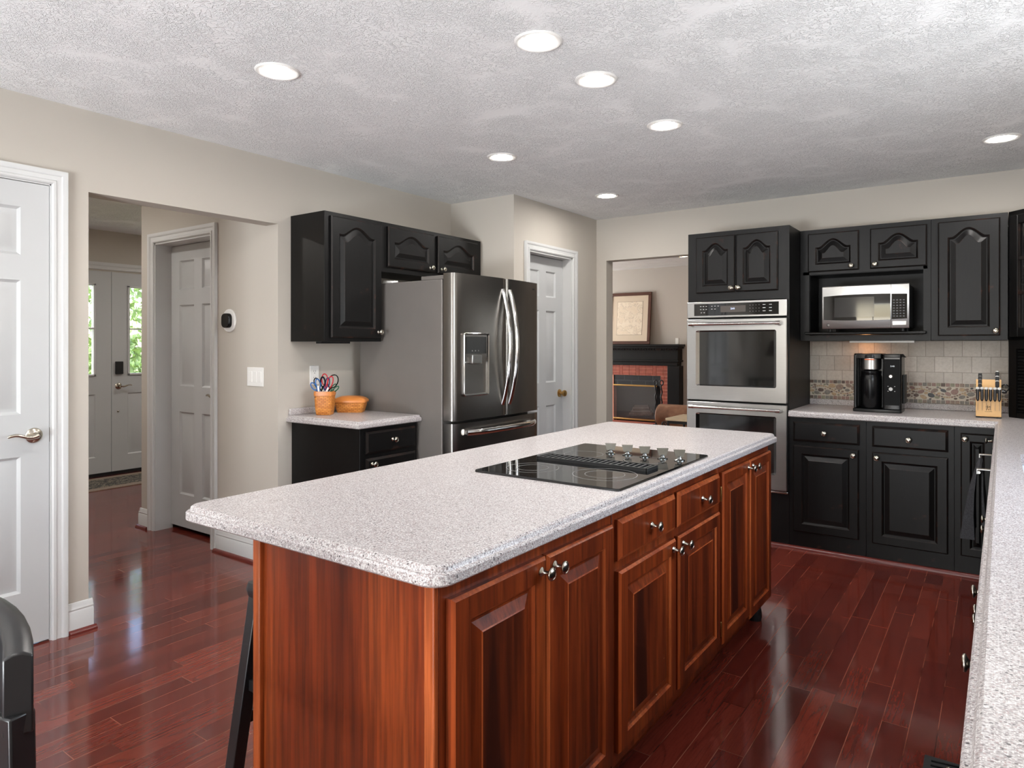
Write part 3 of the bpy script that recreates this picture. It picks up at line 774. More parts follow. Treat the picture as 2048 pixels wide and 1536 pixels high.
for r in range(3):
    for q in range(4): MB().box(x0 + .44 + q * .02, x0 + .4425 + q * .02, -.0382, -.037, oz(1.604 - r * .021), oz(1.6065 - r * .021)).build('button', M_LIGHTMARK, cp)
    for bx_ in (.525, .566): MB().box(x0 + bx_, x0 + bx_ + .018, -.0382, -.037, oz(1.604 - r * .021), oz(1.608 - r * .021)).build('button', M_LIGHTMARK, cp)
def oven_door(z0, z1):
    gx0, gx1, gz0, gz1 = x0 + .066, x1 - .066, z0 + .10, z1 - .078
    mb = MB()
    f = lambda a, b, c, d, y, r=.012: [(x, y, z) for x, z in rrect(a, b, c, d, r, 3)]
    mb.rings([f(x0, x1, z0, z1, -.006, .004), f(x0, x1, z0, z1, yF + .003, .004), f(x0 + .003, x1 - .003, z0 + .003, z1 - .003, yF, .004),
              f(gx0, gx1, gz0, gz1, yF, .012), f(gx0 + .022, gx1 - .022, gz0 + .010, gz1 - .010, yF + .022, .004)], mis=[0, 0, 0, 1, 1])
    dd = mb.build('oven_door', [M_STEEL, M_CHROME], ov)
    MB().box(gx0 + .018, gx1 - .018, yF + .020, yF + .0225, gz0 + .006, gz1 - .006).build('door_glass', M_OVENGLASS, dd)
    hz = z1 - .034
    mb = MB(); mb.lathe([(.011, 0), (.013, .002), (.013, .03), (.0105, .032), (.0105, x1 - x0 - .094), (.013, x1 - x0 - .092), (.013, x1 - x0 - .062), (.011, x1 - x0 - .06)], (x0 + .03, yF - .045, hz), (1, 0, 0), 18)
    for hx in (x0 + .045, x1 - .045): mb.tube([(hx, yF, hz - .006), (hx, yF - .03, hz - .004), (hx, yF - .045, hz)], [.014, .011, .010], 12)
    mb.build('handle', M_CHROME, dd)
oven_door(oz(.949), oz(1.515)); oven_door(oz(.372), oz(.937))
MB().box(x0, x1 + .004, -.03, -.002, oz(.352), oz(.366)).build('bottom_vent', M_CHROME, ov, bevel=.003)

# ------------------------------------------------------------ base cabinets under the back counter
def base_unit(label, X0, X1):
    e = thing('base_cabinet', label, 'cabinet', (X0, 4.72, 0), 0, 'black base cabinets on the back wall')
    carcass(e, X1 - X0, 0, ZT - .04, YB - 4.72 - .001, M_BLACK, toe=.0)
    return e
b1 = base_unit('black base cabinet right of the oven tower, one drawer over one door', XO1 + .001, -.66)
drawer_front(b1, .026, .418, .708, .836, (.218, .769)); cab_door(b1, .026, .414, .118, .680, (.385, .645), fr=.056)
b2 = base_unit('black base cabinet below the coffee maker, wide drawer over one door', -.66, -.2)
drawer_front(b2, .035, .43, .708, .836, (.232, .765)); cab_door(b2, .035, .43, .112, .675, (.062, .642), fr=.056)
b3 = base_unit('black corner base cabinet with a narrow door behind the hanging towel', -.2, .005)
cab_door(b3, .031, .19, .118, .826, (.052, .795), fr=.048)
# ------------------------------------------------------------ wall cabinets, back wall
YU = 5.02
mc = thing('microwave_cabinet', 'black wall cabinet with two small arched doors over an open microwave niche', 'cabinet', (-1.112, YU, 1.364))
D = YB - YU - .001; W = .775; z = lambda v: v - 1.364
mb = MB()
mb.box(0, .018, .0, D, 0, z(2.127)); mb.box(W - .018, W, .0, D, 0, z(2.127)); mb.box(.018, W - .018, D - .012, D, 0, z(2.127)); mb.box(.018, W - .018, 0, D - .012, z(2.109), z(2.127))
mb.box(.018, W - .018, .018, D - .012, z(1.815), z(1.835)); mb.box(.018, W - .018, .0, .018, z(1.818), z(1.838)); mb.box(.018, W - .018, 0, .018, z(2.09), z(2.109))
mb.box(.018, .058, 0, .018, 0, z(2.09)); mb.box(W - .04, W - .018, 0, .018, 0, z(2.09)); mb.box(.058, W - .04, 0, .018, 0, z(1.40)); mb.box(.36, .45, 0, .018, z(1.838), z(2.09))
mb.box(.058, .06, .018, D - .012, z(1.4), z(1.815)); mb.box(W - .042, W - .04, .018, D - .012, z(1.4), z(1.815))
mb.build('cabinet_body', M_BLACK, mc)
cab_door(mc, .052, .368, z(1.836), z(2.098), (.325, z(1.862)), rise=.055, fr=.052, topfr=.045)
cab_door(mc, .435, .755, z(1.836), z(2.098), (.465, z(1.862)), rise=.055, fr=.052, topfr=.045)
MB().box(.035, W - .022, -.045, D - .014, z(1.405), z(1.423)).build('shelf', M_BLACK, mc, bevel=.005)
lmp = MB(); lmp.box(.30, .68, .06, .14, -.014, 0); lo = lmp.build('under_cabinet_light', M_WHITEPL, mc, bevel=.003)
wc = thing('wall_cabinet', 'black wall cabinet with one tall arched door right of the microwave', 'cabinet', (-.336, YU, 1.364))
mb = MB(); mb.box(0, .392, 0, D, 0, z(2.127)); mb.build('cabinet_body', M_BLACK, wc, bevel=.0015)
cab_door(wc, .038, .354, z(1.392), z(2.100), (.332, z(1.420)), rise=.055, fr=.055, topfr=.048)
# diagonal corner cabinet with glass door
dx0, dy0, dx1, dy1 = .060, YU, .335, 4.72
Ld = math.hypot(dx1 - dx0, dy1 - dy0); ang = math.atan2(dy1 - dy0, dx1 - dx0)
cc = thing('corner_cabinet', 'black diagonal corner wall cabinet with a glazed muntin door at right edge', 'cabinet', (dx0, dy0, 1.364), ang)
def to_local(x, y):
    v = Matrix.Rotation(-ang, 3, 'Z') @ Vector((x - dx0, y - dy0, 0)); return (v.x, v.y)
CP = [to_local(*p) for p in ((dx0, dy0), (dx1, dy1), (XR - .001, dy1), (XR - .001, YB - .001), (dx0, YB - .001))]
mb = MB()
h = z(2.127)
for zz in (0, z(1.72), h - .018): mb.prism(CP, zz, zz + .018)
for i in (1, 2, 3, 4):
    a = Vector(CP[i]); b = Vector(CP[(i + 1) % 5]); d = (b - a).normalized(); nn = Vector((-d.y, d.x)) * .012
    mb.prism([tuple(a), tuple(b), tuple(b + nn), tuple(a + nn)], 0, h)
mb.build('cabinet_body', M_BLACK, cc)
mb = MB(); mb.box(0, .035, 0, .02, 0, h); mb.box(Ld - .035, Ld, 0, .02, 0, h); mb.box(.035, Ld - .035, 0, .02, 0, .035); mb.box(.035, Ld - .035, 0, .02, h - .035, h)
mb.build('face_frame', M_BLACK, cc)
gd = MB(); a0, a1, c0, c1 = .028, Ld - .028, .02, h - .03; fw = .052
for bx in ((a0, a0 + fw, c0, c1), (a1 - fw, a1, c0, c1), (a0 + fw, a1 - fw, c0, c0 + fw), (a0 + fw, a1 - fw, c1 - fw, c1)): gd.box(bx[0], bx[1], -.02, -.001, bx[2], bx[3])
gdo = gd.build('glass_door', [M_BLACK], cc, bevel=.003)
mu = MB()
for q in (1, 2): zc_ = c0 + fw + (c1 - c0 - 2 * fw) * q / 3; mu.box(a0 + fw, a1 - fw, -.018, -.005, zc_ - .008, zc_ + .008)
xm = (a0 + a1) / 2; mu.box(xm - .008, xm + .008, -.018, -.005, c0 + fw, c1 - fw)
for bx in ((a0 + fw, a0 + fw + .006, c0 + fw, c1 - fw), (a1 - fw - .006, a1 - fw, c0 + fw, c1 - fw)): mu.box(bx[0], bx[1], -.019, -.005, bx[2], bx[3])
mu.build('muntins', M_BLACKEDGE, gdo)
MB().box(a0 + fw, a1 - fw, -.0045, -.002, c0 + fw, c1 - fw).build('glass_pane', M_GLASS, gdo)
# appliance garage under it
ag = thing('appliance_garage', 'black tambour appliance garage standing on the counter in the right corner', 'cabinet', (dx0, dy0, ZT), ang)
mb = MB(); hg = 1.363 - ZT; W0 = .05
CPg = [to_local(*p) for p in ((dx0, dy0), (dx1, dy1), (XR - .025, dy1), (XR - .025, YB - .025), (dx0, YB - .025))]
for i in (1, 2, 3, 4):
    a = Vector(CPg[i]); b = Vector(CPg[(i + 1) % 5]); d = (b - a).normalized(); nn = Vector((-d.y, d.x)) * .012
    mb.prism([tuple(a), tuple(b), tuple(b + nn), tuple(a + nn)], 0, hg)
mb.box(0, W0, 0, .02, 0, hg); mb.box(Ld - W0, Ld, 0, .02, 0, hg); mb.box(W0, Ld - W0, 0, .02, hg - .05, hg)
mb.build('cabinet_body', M_BLACK, ag)
tb = MB()
for q in range(20): tb.rings([[(x_, .016 - .006 * math.sin(PI * k / 5), .03 + q * .0188 + .0178 * k / 5) for k in range(6)] + [(x_, .018, .03 + q * .0188 + .0178), (x_, .018, .03 + q * .0188)] for x_ in (W0, Ld - W0)])
tb.box(W0, Ld - W0, .004, .018, 0, .03)
tb.build('tambour_door', M_BLACK, ag)

# tiled backsplash
bs = thing('tile_backsplash', 'tumbled stone tile backsplash with pebble mosaic border behind the coffee maker', 'backsplash', (-1.112, YB, ZT + .041))
MB().box(0, 1.745, -.010, -.001, .0, .138).build('mortar_bed', M_GROUT, bs)
MB().box(0, 1.745, -.012, -.001, .137, 1.363 - ZT - .042).build('field_tile', M_TILE, bs, loc=(0, 0, 0))
mb = MB(); rnd = random.Random(4)
def chip(cx, cz, pts, mi, t=.003):
    r0 = [(cx + x, -.010, cz + zz) for x, zz in pts]; r1 = [(cx + x * .93, -.010 - t, cz + zz * .93) for x, zz in pts]; r2 = [(cx + x * .6, -.010 - t * 1.25, cz + zz * .6) for x, zz in pts]
    mb.rings([r0, r1, r2], mis=[mi] * 3)
HB = .137; pit = .0262
for zrow in (.0125, HB - .012):
    x = .012
    while x < 1.735:
        s_ = .0116 * rnd.uniform(.9, 1.04); chip(x, zrow, rrect(-s_, s_, -s_ * .95, s_ * .95, .002, 1), rnd.choice([0, 0, 1, 2, 3, 5 if rnd.random() < .3 else 0, 6])); x += pit
wave = lambda x: HB / 2 + .026 * math.cos((x - .692) / .31 * 2 * PI)
x = .008
while x < 1.735:
    zc_ = wave(x); sl = math.atan2(wave(x + .005) - wave(x - .005), .01); s_ = .0056
    pp = [(a * math.cos(sl) - b * math.sin(sl), a * math.sin(sl) + b * math.cos(sl)) for a, b in rrect(-s_ * 1.1, s_ * 1.1, -s_ * .85, s_ * .85, .0015, 1)]
    chip(x, zc_, pp, rnd.choice([4, 4, 1, 6])); x += .0142
placed = []
for _ in range(9000):
    big = _ < 4000
    a = rnd.uniform(.016, .028) if big else rnd.uniform(.007, .013); b = a * rnd.uniform(.55, .85)
    px, pz = rnd.uniform(.01, 1.735), rnd.uniform(.024 + b, HB - .024 - b)
    if abs(pz - wave(px)) < b + .0055: continue
    if any((px - q[0]) ** 2 + ((pz - q[1]) * 1.15) ** 2 < ((a + q[2]) * .86) ** 2 for q in placed): continue
    placed.append((px, pz, a)); ro = rnd.uniform(-.5, .5); k = 9
    pp = []
    for q in range(k):
        t_ = 2 * PI * q / k; rr_ = rnd.uniform(.9, 1.05); xx, zz = a * rr_ * math.cos(t_), b * rr_ * math.sin(t_)
        pp.append((xx * math.cos(ro) - zz * math.sin(ro), xx * math.sin(ro) + zz * math.cos(ro)))
    chip(px, pz, pp, rnd.choice([0, 1, 2, 3, 4, 5, 6, 1, 2, 0]))
mb.build('mosaic_border', M_PEB, bs)

# shoe moulding before back base cabinets
mb = MB(); pr = [(0, 0), (.022, 0), (.021, .009), (.015, .017), (.006, .020), (0, .020)]
mb.rings([[(x_, 4.719 - d, zz) for d, zz in pr] for x_ in (-1.80, -.0)])
struct('trim_8', mb, M_SHOE)

# ------------------------------------------------------------ right run (faces -X)
def right_unit(label, Y0, Y1, X=.003, hollow=False):
    e = thing('base_cabinet', label, 'cabinet', (X, Y0, 0), -PI / 2, 'black base cabinets under the sink counter')
    if not hollow: carcass(e, Y0 - Y1, 0, ZT - .04, XR - X - .001, M_BLACK)
    else:
        W_, D_, h_ = Y0 - Y1, XR - X - .001, ZT - .04; mb = MB()
        mb.box(0, W_, 0, .02, 0, h_); mb.box(0, W_, D_ - .02, D_, 0, h_); mb.box(0, .02, .02, D_ - .02, 0, h_); mb.box(W_ - .02, W_, .02, D_ - .02, 0, h_); mb.box(.02, W_ - .02, .02, D_ - .02, 0, .12)
        mb.build('cabinet_body', M_BLACK, e)
    return e
r0 = right_unit('black base cabinet beside the corner under the sink counter, full-height door', 4.699, 4.10)
cab_door(r0, .03, .57, .12, .83, (.075, .80), fr=.055)
r1 = right_unit('black sink base cabinet with the towel bar hooked over its front', 4.10, 2.60, hollow=True)
cab_door(r1, .03, .735, .12, .83, (.70, .62), fr=.055); cab_door(r1, .765, 1.47, .12, .83, (.80, .60), fr=.055)
r2 = right_unit('black base cabinet nearest the camera but one, below the sink counter', 2.60, 1.75)
drawer_front(r2, .03, .82, .70, .83, (.54, .717)); cab_door(r2, .03, .415, .12, .67, (.385, .62)); cab_door(r2, .435, .82, .12, .67, (.465, .62))
r3 = right_unit('black base cabinet nearest the camera, below the sink counter', 1.75, .8)
drawer_front(r3, .03, .46, .70, .83, (.255, .753)); drawer_front(r3, .49, .92, .70, .83, (.76, .80)); cab_door(r3, .03, .92, .12, .67, (.7, .62))
# towel bar and towel
tbx = -.048
tbar = thing('towel_bar', 'steel over-door towel bar on the sink cabinet front', 'towel bar', (-.0085, 3.70, .80))
for yy in (-.235, .235):
    mb = MB(); mb.box(-.058, -.009, yy - .014, yy + .014, .012, .016); mb.box(-.060, -.056, yy - .014, yy + .014, -.006, .016); mb.box(-.0115, -.009, yy - .012, yy + .012, -.06, .016); mb.build('bracket', M_STEEL, tbar, bevel=.001)
MB().lathe([(.006, 0), (.006, .48)], (-.052, -.24, .0), (0, 1, 0), 12).build('bar', M_STEEL, tbar)
tw = MB(); k = 14
prof = [(-.118, -.30), (-.104, -.2), (-.086, -.1), (-.068, -.02), (-.060, .004), (-.052, .0085), (-.044, .004), (-.038, -.02), (-.034, -.1), (-.026, -.2), (-.024, -.26)]
rr = []
for i in range(k + 1):
    f = i / k; yy = -.17 + .34 * f
    wv = lambda t_: .004 * math.sin(f * 17 + t_ * 9)
    outer = [(x_ - abs(wv(z_)) * (1 if z_ < -.03 else 0), yy * (1 + .25 * max(0, -z_)), z_) for x_, z_ in prof]
    inner = [(x_ + ((.004 + .16 * max(0, -z_)) if n_ < 5 else (-(.003 + .04 * max(0, -z_)) if n_ > 5 else 0)), y_, z_ - (.0016 if n_ in (4, 5, 6) else 0)) for n_, (x_, y_, z_) in enumerate(outer)]
    rr.append(outer + inner[::-1])
tw.rings(rr)
tag(tw.build('hand_towel', M_TOWEL, None, loc=(-.0085, 3.70, .80)), 'dark charcoal hand towel hanging from the bar beside the sink counter', 'towel')

# ------------------------------------------------------------ left wall cabinets
XB = -2.880
lb = thing('base_cabinet', 'small black base cabinet with drawers left of the refrigerator', 'cabinet', (XB, 2.585, 0), PI / 2)
carcass(lb, .455, 0, ZT - .034, XB - XL - .001, M_BLACK)
drawer_front(lb, .035, .432, .722, .848, (.235, .787)); drawer_front(lb, .035, .432, .40, .697, (.075, .665)); drawer_front(lb, .035, .432, .11, .385, (.235, .25))
XU = -3.172
lu = thing('wall_cabinet', 'tall black wall cabinet with arched door left of the refrigerator', 'cabinet', (XU, 2.578, 1.356), PI / 2)
carcass(lu, .447, 0, .760, XU - XL - .001, M_BLACK); zl = lambda v: v - 1.356
cab_door(lu, .038, .437, zl(1.378), zl(2.092), (.405, zl(1.415)), rise=.055, fr=.06, topfr=.05)
ub = MB(); ub.box(.06, .28, .10, .15, -.012, 0); ub.build('light_bracket', M_BLKMATTE, lu)
lf = thing('wall_cabinet', 'short black wall cabinet with two arched doors above the refrigerator', 'cabinet', (XU, 3.026, 1.80), PI / 2)
carcass(lf, 1.018, 0, .316, XU - XL - .001, M_BLACK)
cab_door(lf, .045, .478, .035, .292, (.435, .062), rise=.055, fr=.056, topfr=.045)
cab_door(lf, .520, .965, .035, .292, (.555, .062), rise=.055, fr=.056, topfr=.045)

# ------------------------------------------------------------ refrigerator
fr = thing('refrigerator', 'stainless french door refrigerator with bottom freezer and ice dispenser', 'refrigerator', (-2.60, 3.052, 0), PI / 2)
FW = .912
MB().box(.0, FW, .085, .80, .02, 1.728).build('fridge_body', M_FRSIDE, fr, bevel=.006)
for hx0 in (.005, FW - .06): MB().box(hx0, hx0 + .055, .075, .26, 1.728, 1.752).build('hinge_cover', M_FRSIDE, fr, bevel=.004)
MB().box(.01, FW - .01, .05, .1, .02, .06).build('toe_grille', M_BLKMATTE, fr)
def bow(x): t = (x / FW - .5) * 2; return -.028 * (1 - t * t)
def fdoor(name, xa, xb, za, zb, hole=None):
    """bowed door front with optional rectangular opening"""
    mb = MB(); xs = [xa + (xb - xa) * i / 14 for i in range(15)]; zs = [za, zb]
    if hole: xs = sorted(set([round(x, 5) for x in xs if not (hole[0] - .004 < x < hole[1] + .004)] + [hole[0], hole[1]])); zs = [za, hole[2], hole[3], zb]
    def yf(x):
        e = min(x - xa, xb - x); r = .022
        return bow(x) + (0 if e > r else (r - math.sqrt(max(0, r * r - (r - e) ** 2))))
    fx = sorted(set(xs + [xa + .002, xa + .006, xa + .012, xb - .012, xb - .006, xb - .002]))
    V = {}
    def v(x, z_):
        if (x, z_) not in V: V[(x, z_)] = mb.bm.verts.new((x, yf(x), z_))
        return V[(x, z_)]
    for i in range(len(fx) - 1):
        for q in range(len(zs) - 1):
            cx = (fx[i] + fx[i + 1]) / 2; cz = (zs[q] + zs[q + 1]) / 2
            if hole and hole[0] < cx < hole[1] and hole[2] < cz < hole[3]: continue
            mb._f([v(fx[i], zs[q]), v(fx[i + 1], zs[q]), v(fx[i + 1], zs[q + 1]), v(fx[i], zs[q + 1])])
    yb = .075
    bot = [v(x, za) for x in fx]; top = [v(x, zb) for x in fx]
    bl = mb.bm.verts.new((xa, yb, za)); br_ = mb.bm.verts.new((xb, yb, za)); tl = mb.bm.verts.new((xa, yb, zb)); tr = mb.bm.verts.new((xb, yb, zb))
    mb._f([bl] + bot + [br_]); mb._f([tl] + top + [tr]); mb._f([bl, br_, tr, tl])
    mb._f([v(xa, z_) for z_ in zs] + [tl, bl]); mb._f([v(xb, z_) for z_ in zs] + [tr, br_])
    return mb.build(name, M_STEELDARK, fr, smooth=40)
Xs = .498
hole = (.075, .315, 1.03, 1.405)
dl = fdoor('left_door', .0, Xs - .003, .885, 1.762, hole)
dr = fdoor('right_door', Xs + .003, FW, .885, 1.762)
fz = fdoor('freezer_drawer', .0, FW, .075, .868)
# dispenser
mb = MB(); yc = bow(.2) - .002
r_ = lambda d, y: [(x, y, z_) for x, z_ in rrect(hole[0] - .004 + d, hole[1] + .004 - d, hole[2] - .004 + d, hole[3] + .004 - d, .018 - min(d, .012), 4)]
mb.rings([r_(0, yc + .016), r_(0, yc - .002), r_(.004, yc - .005), r_(.009, yc - .003), r_(.011, yc + .02), r_(.02, yc + .072), r_(.021, yc + .072)], mis=[0, 1, 1, 0, 0, 0, 0])
dsp = mb.build('dispenser_recess', [M_STEELDARK, M_CHROME], dl)
MB().box(.086, .304, yc + .002, yc + .02, 1.262, 1.398).build('dispenser_panel', M_STEELDARK, dl)
MB().box(.098, .292, yc - .001, yc + .003, 1.283, 1.385).build('dispenser_display', M_BLACKGLASS, dl)
for q in range(3): MB().box(.15 + q * .03, .156 + q * .03, yc - .0016, yc, 1.296, 1.304).build('display_icon', M_GREYMARK, dl)
MB().box(.15, .245, yc - .006, yc + .03, 1.22, 1.275).build('water_spout', M_STEEL, dl, bevel=.005)
MB().hexa([(.12, yc + .03, 1.10), (.155, yc + .03, 1.10), (.155, yc + .05, 1.10), (.12, yc + .05, 1.10), (.105, yc + .015, 1.235), (.14, yc + .015, 1.235), (.14, yc + .035, 1.235), (.105, yc + .035, 1.235)]).build('ice_paddle', M_CHROME, dl, bevel=.003)
MB().box(.086, .304, yc - .004, yc + .07, 1.028, 1.038).build('drip_tray', M_STEEL, dl, bevel=.002)
for nm, hx, sg in (('left', Xs - .040, -1), ('right', Xs + .036, 1)):
    mb = MB(); P = []
    for i in range(21):
        t_ = i / 20; a = math.sin(PI * t_) ; P.append((hx, bow(Xs) + .002 - .062 * a ** .8, .955 + .735 * t_))
    mb.tube(P, .012, 12, flat=1.3)
    mb.build('handle', M_CHROME, dl if sg < 0 else dr)
mb = MB(); P = [(.095 + .722 * i / 20, bow(.095 + .722 * i / 20) - .02 - .03 * min(1, 3 * math.sin(PI * i / 20)), .812) for i in range(21)]
mb.tube(P, .013, 12, flat=1.4)
for hx in (.115, .80): mb.box(hx - .015, hx + .015, bow(hx) - .03, bow(hx) + .002, .80, .824)
mb.build('handle', M_CHROME, fz)
lg = MB(); lg.box(FW - .115, FW - .062, bow(FW - .08) - .001, bow(FW - .08) + .008, 1.712, 1.722); lg.build('maker_badge', M_BLKMATTE, dr)
# small white scraps of paper on top of the fridge
mb = MB(); mb.hexa([(-.05, -.02, 0), (.05, -.03, 0), (.05, .03, 0), (-.05, .02, 0), (-.04, -.02, .02), (.04, -.03, .012), (.05, .02, .018), (-.05, .02, .014)])
tag(mb.build('folded_paper', M_WHITEPL, None, loc=(-3.17, 3.10, 1.729), bevel=.003), 'small folded white paper lying on top of the refrigerator', 'paper')

# ------------------------------------------------------------ microwave
mw = thing('microwave', 'stainless and black countertop microwave on the shelf of the black niche', 'microwave', (-.948, 4.905, 1.424))
MW, MHt = .503, .285
ZM = 1.424
MB().box(.004, MW - .004, .03, .36, .022, MHt + .012).build('microwave_body', M_BLKPLASTIC, mw, bevel=.004)
def mface(xa, xb):
    mb = MB(); n_ = 8
    rr = []
    xs = [xa + (xb - xa) * i / n_ for i in range(n_ + 1)]
    prof = []
    for x in xs:
        t_ = (x / MW - .5) * 2; yb_ = -.012 * (1 - t_ * t_)
        rr.append([(x, .03, .018), (x, yb_ + .004, .018), (x, yb_, .024), (x, yb_, MHt + .009), (x, yb_ + .004, MHt + .014), (x, .03, MHt + .014)])
    mb.rings(rr); return mb
dom = mface(0, .403).build('microwave_door', M_STEEL, mw)
mface(.405, MW).build('control_side', M_STEEL, mw)
wd = MB(); xs = [.004 + .482 * i / 12 for i in range(13)]
def wpanel(xa, xb, za, zb, off, n_=10, arch=0):
    mb = MB(); rr = []
    for i in range(n_ + 1):
        x = xa + (xb - xa) * i / n_; t_ = (x / MW - .5) * 2; yb_ = -.012 * (1 - t_ * t_); ar = arch * (1 - ((x - MW / 2) / (MW / 2)) ** 2)
        rr.append([(x, yb_ + .002, za - ar), (x, yb_ - off, za - ar), (x, yb_ - off, zb + ar), (x, yb_ + .002, zb + ar)])
    return mb.rings(rr)
wpanel(.008, .401, .078, .232, .0012, arch=.008).build('door_glass', M_BLACKGLASS, dom)
wpanel(.075, .31, .093, .222, .0018).build('window_mesh', plain('microwave_window', (52, 52, 52), .08, spec=.7, var=.02), dom)
kp = wpanel(.407, .492, .078, .232, .0012, 4, arch=.006).build('keypad', M_BLACKGLASS, mw)
mb = MB()
for r in range(7):
    for q in range(4):
        x = .415 + q * .018; t_ = (x / MW - .5) * 2; yb_ = -.012 * (1 - t_ * t_); mb.box(x, x + .010, yb_ - .0019, yb_ - .0010, .09 + r * .017, .0965 + r * .017)
mb.build('key_marks', plain('dim_key_print', (70, 72, 76), .5, var=.02), kp)
ob = wpanel(.413, .487, .038, .062, .0016, 4).build('open_button', M_STEEL, mw)
bd = MB(); bd.lathe([(.0105, 0), (.0105, .001), (.009, .0012), (.009, .0004)], (.037, -.0025, .043), (0, -1, 0), 24); bdo = bd.build('maker_badge', M_BLKMATTE, mw)
text('badge_letters', 'GE', .012, bdo, (.037, -.0042, .043), (PI / 2, 0, 0), M_LIGHTMARK, .0002)
for fx_, fy_ in ((.04, .05), (MW - .04, .05), (.04, .32), (MW - .04, .32)): MB().lathe([(.012, 0), (.012, .022)], (fx_, fy_, 0), (0, 0, 1), 12).build('foot', M_BLKMATTE, mw)

# ------------------------------------------------------------ coffee maker
cm = thing('coffee_maker', 'black drip coffee maker with thermal carafe standing on the back counter', 'coffee maker', (-.755, 4.87, ZT))
CW, CHt = .272, .375
mb = MB(); mb.prism(rrect(-.004, CW, -.005, .20, .014, 4), .002, .022); mb.build('base_plate', M_BLKPLASTIC, cm, bevel=.003)
mb = MB(); mb.prism(rrect(.002, CW - .002, .10, .215, .012, 4), .022, CHt - .01); mb.prism(rrect(.0, .018, .01, .12, .006, 3), .022, CHt - .006); mb.prism(rrect(.0, .165, .01, .20, .02, 4), .262 + .08, CHt)
mb.build('housing', M_BLKPLASTIC, cm, bevel=.004)
mb = MB(); mb.prism(rrect(.166, CW, -.0, .14, .014, 5), .022, CHt - .002); tower = mb.build('control_tower', M_BLKPLASTIC, cm, bevel=.004)
MB().box(.178, CW - .010, -.0018, .002, .05, CHt - .022).build('tower_face', plain('dark_panel', (9, 9, 10), .5, spec=.12, var=.02), tower, bevel=.001)
MB().box(.178, CW - .010, -.003, .0, CHt - .034, CHt - .026).build('grip_strip', M_GREYMARK, tower)
text('clock', '3:40', .014, tower, (.222, -.0022, .296), (PI / 2, 0, 0), M_DIGITW)
for kz, kr in ((.232, .011), (.152, .011)):
    mb = MB(); mb.lathe([(kr, 0), (kr, .004), (kr - .003, .006), (kr - .004, .004)], (.213, -.002, kz), (0, -1, 0), 24); mb.build('dial', M_LIGHTMARK if kz < .2 else M_CHROME, tower)
mb = MB()
for a, b in ((.195, .168), (.232, .168), (.195, .137), (.232, .137)): mb.box(a, a + .006, -.0026, -.001, b, b + .003)
mb.build('dial_marks', M_LIGHTMARK, tower)
mb = MB(); mb.lathe([(.052, .27), (.056, .275), (.056, .345), (.050, .350)], (.092, .062, 0), (0, 0, 1), 28); fb = mb.build('filter_basket', M_STEEL, cm)
mb = MB(); mb.lathe([(.056, .346), (.06, .35), (.058, .366), (.045, .373)], (.092, .062, 0), (0, 0, 1), 28); mb.build('basket_lid', M_BLKPLASTIC, cm)
MB().box(.065, .12, .001, .01, .334, .341).build('orange_latch', plain('orange_plastic', (222, 104, 44), .4, var=.02), cm, bevel=.002)
mb = MB(); mb.lathe([(.056, .024), (.060, .03), (.061, .20), (.060, .222), (.056, .232), (.055, .24), (.057, .244), (.057, .262), (.03, .268)], (.092, .062, 0), (0, 0, 1), 30)
mb.build('carafe', M_BLKPLASTIC, cm)
mb = MB(); mb.prism(rrect(CW, CW + .012, .06, .19, .005, 3), .06, .24); mb.build('water_tank', M_BLKMATTE, cm)
mb = MB(); mb.hexa([(CW - .004, .02, CHt - .02), (CW + .022, .03, CHt - .024), (CW + .022, .06, CHt - .024), (CW - .004, .06, CHt - .02), (CW - .004, .02, CHt - .004), (CW + .006, .03, CHt - .004), (CW + .006, .06, CHt - .004), (CW - .004, .06, CHt - .004)]); mb.build('lid_tab', M_BLKPLASTIC, cm)

# ------------------------------------------------------------ knife block and knives
KX, KY = -.0385, 4.885
kb = thing('knife_block', 'light maple knife block on the counter beside the black appliance garage', 'knife block', (KX, KY, ZT))
mb = MB(); hw = .062
prof = [(0, .008), (0, .105), (.02, .125), (.02, .135), (.075, .225), (.11, .20), (.125, .008)]
mb.rings([[(x_, y_, z_) for y_, z_ in prof] for x_ in (-hw, hw)]); mb.build('block', M_MAPLE, kb, bevel=.002)
for a, b in ((-.05, .015), (.05, .015), (-.05, .11), (.05, .11)): MB().box(a - .012, a + .012, b - .01, b + .01, 0, .008).build('foot', M_BLKMATTE, kb)
mb = MB()
mb.tube([(-.010, -.001, .045), (-.004, -.001, .060), (.002, -.001, .045)], .0011, 6); mb.tube([(-.004, -.001, .060), (-.004, -.001, .068)], .0013, 6); mb.sphere((-.004, -.001, .071), .0022, n=5)
mb.tube([(.001, -.001, .045), (.007, -.001, .060), (.011, -.001, .045)], .0011, 6); mb.tube([(-.014, -.001, .066), (.012, -.001, .064)], .0010, 6); mb.sphere((.006, -.001, .068), .0022, n=5)
mb.box(-.018, .018, -.0006, .0, .037, .0385)
mb.build('burned_emblem', M_BLKMATTE, kb)
steak = None
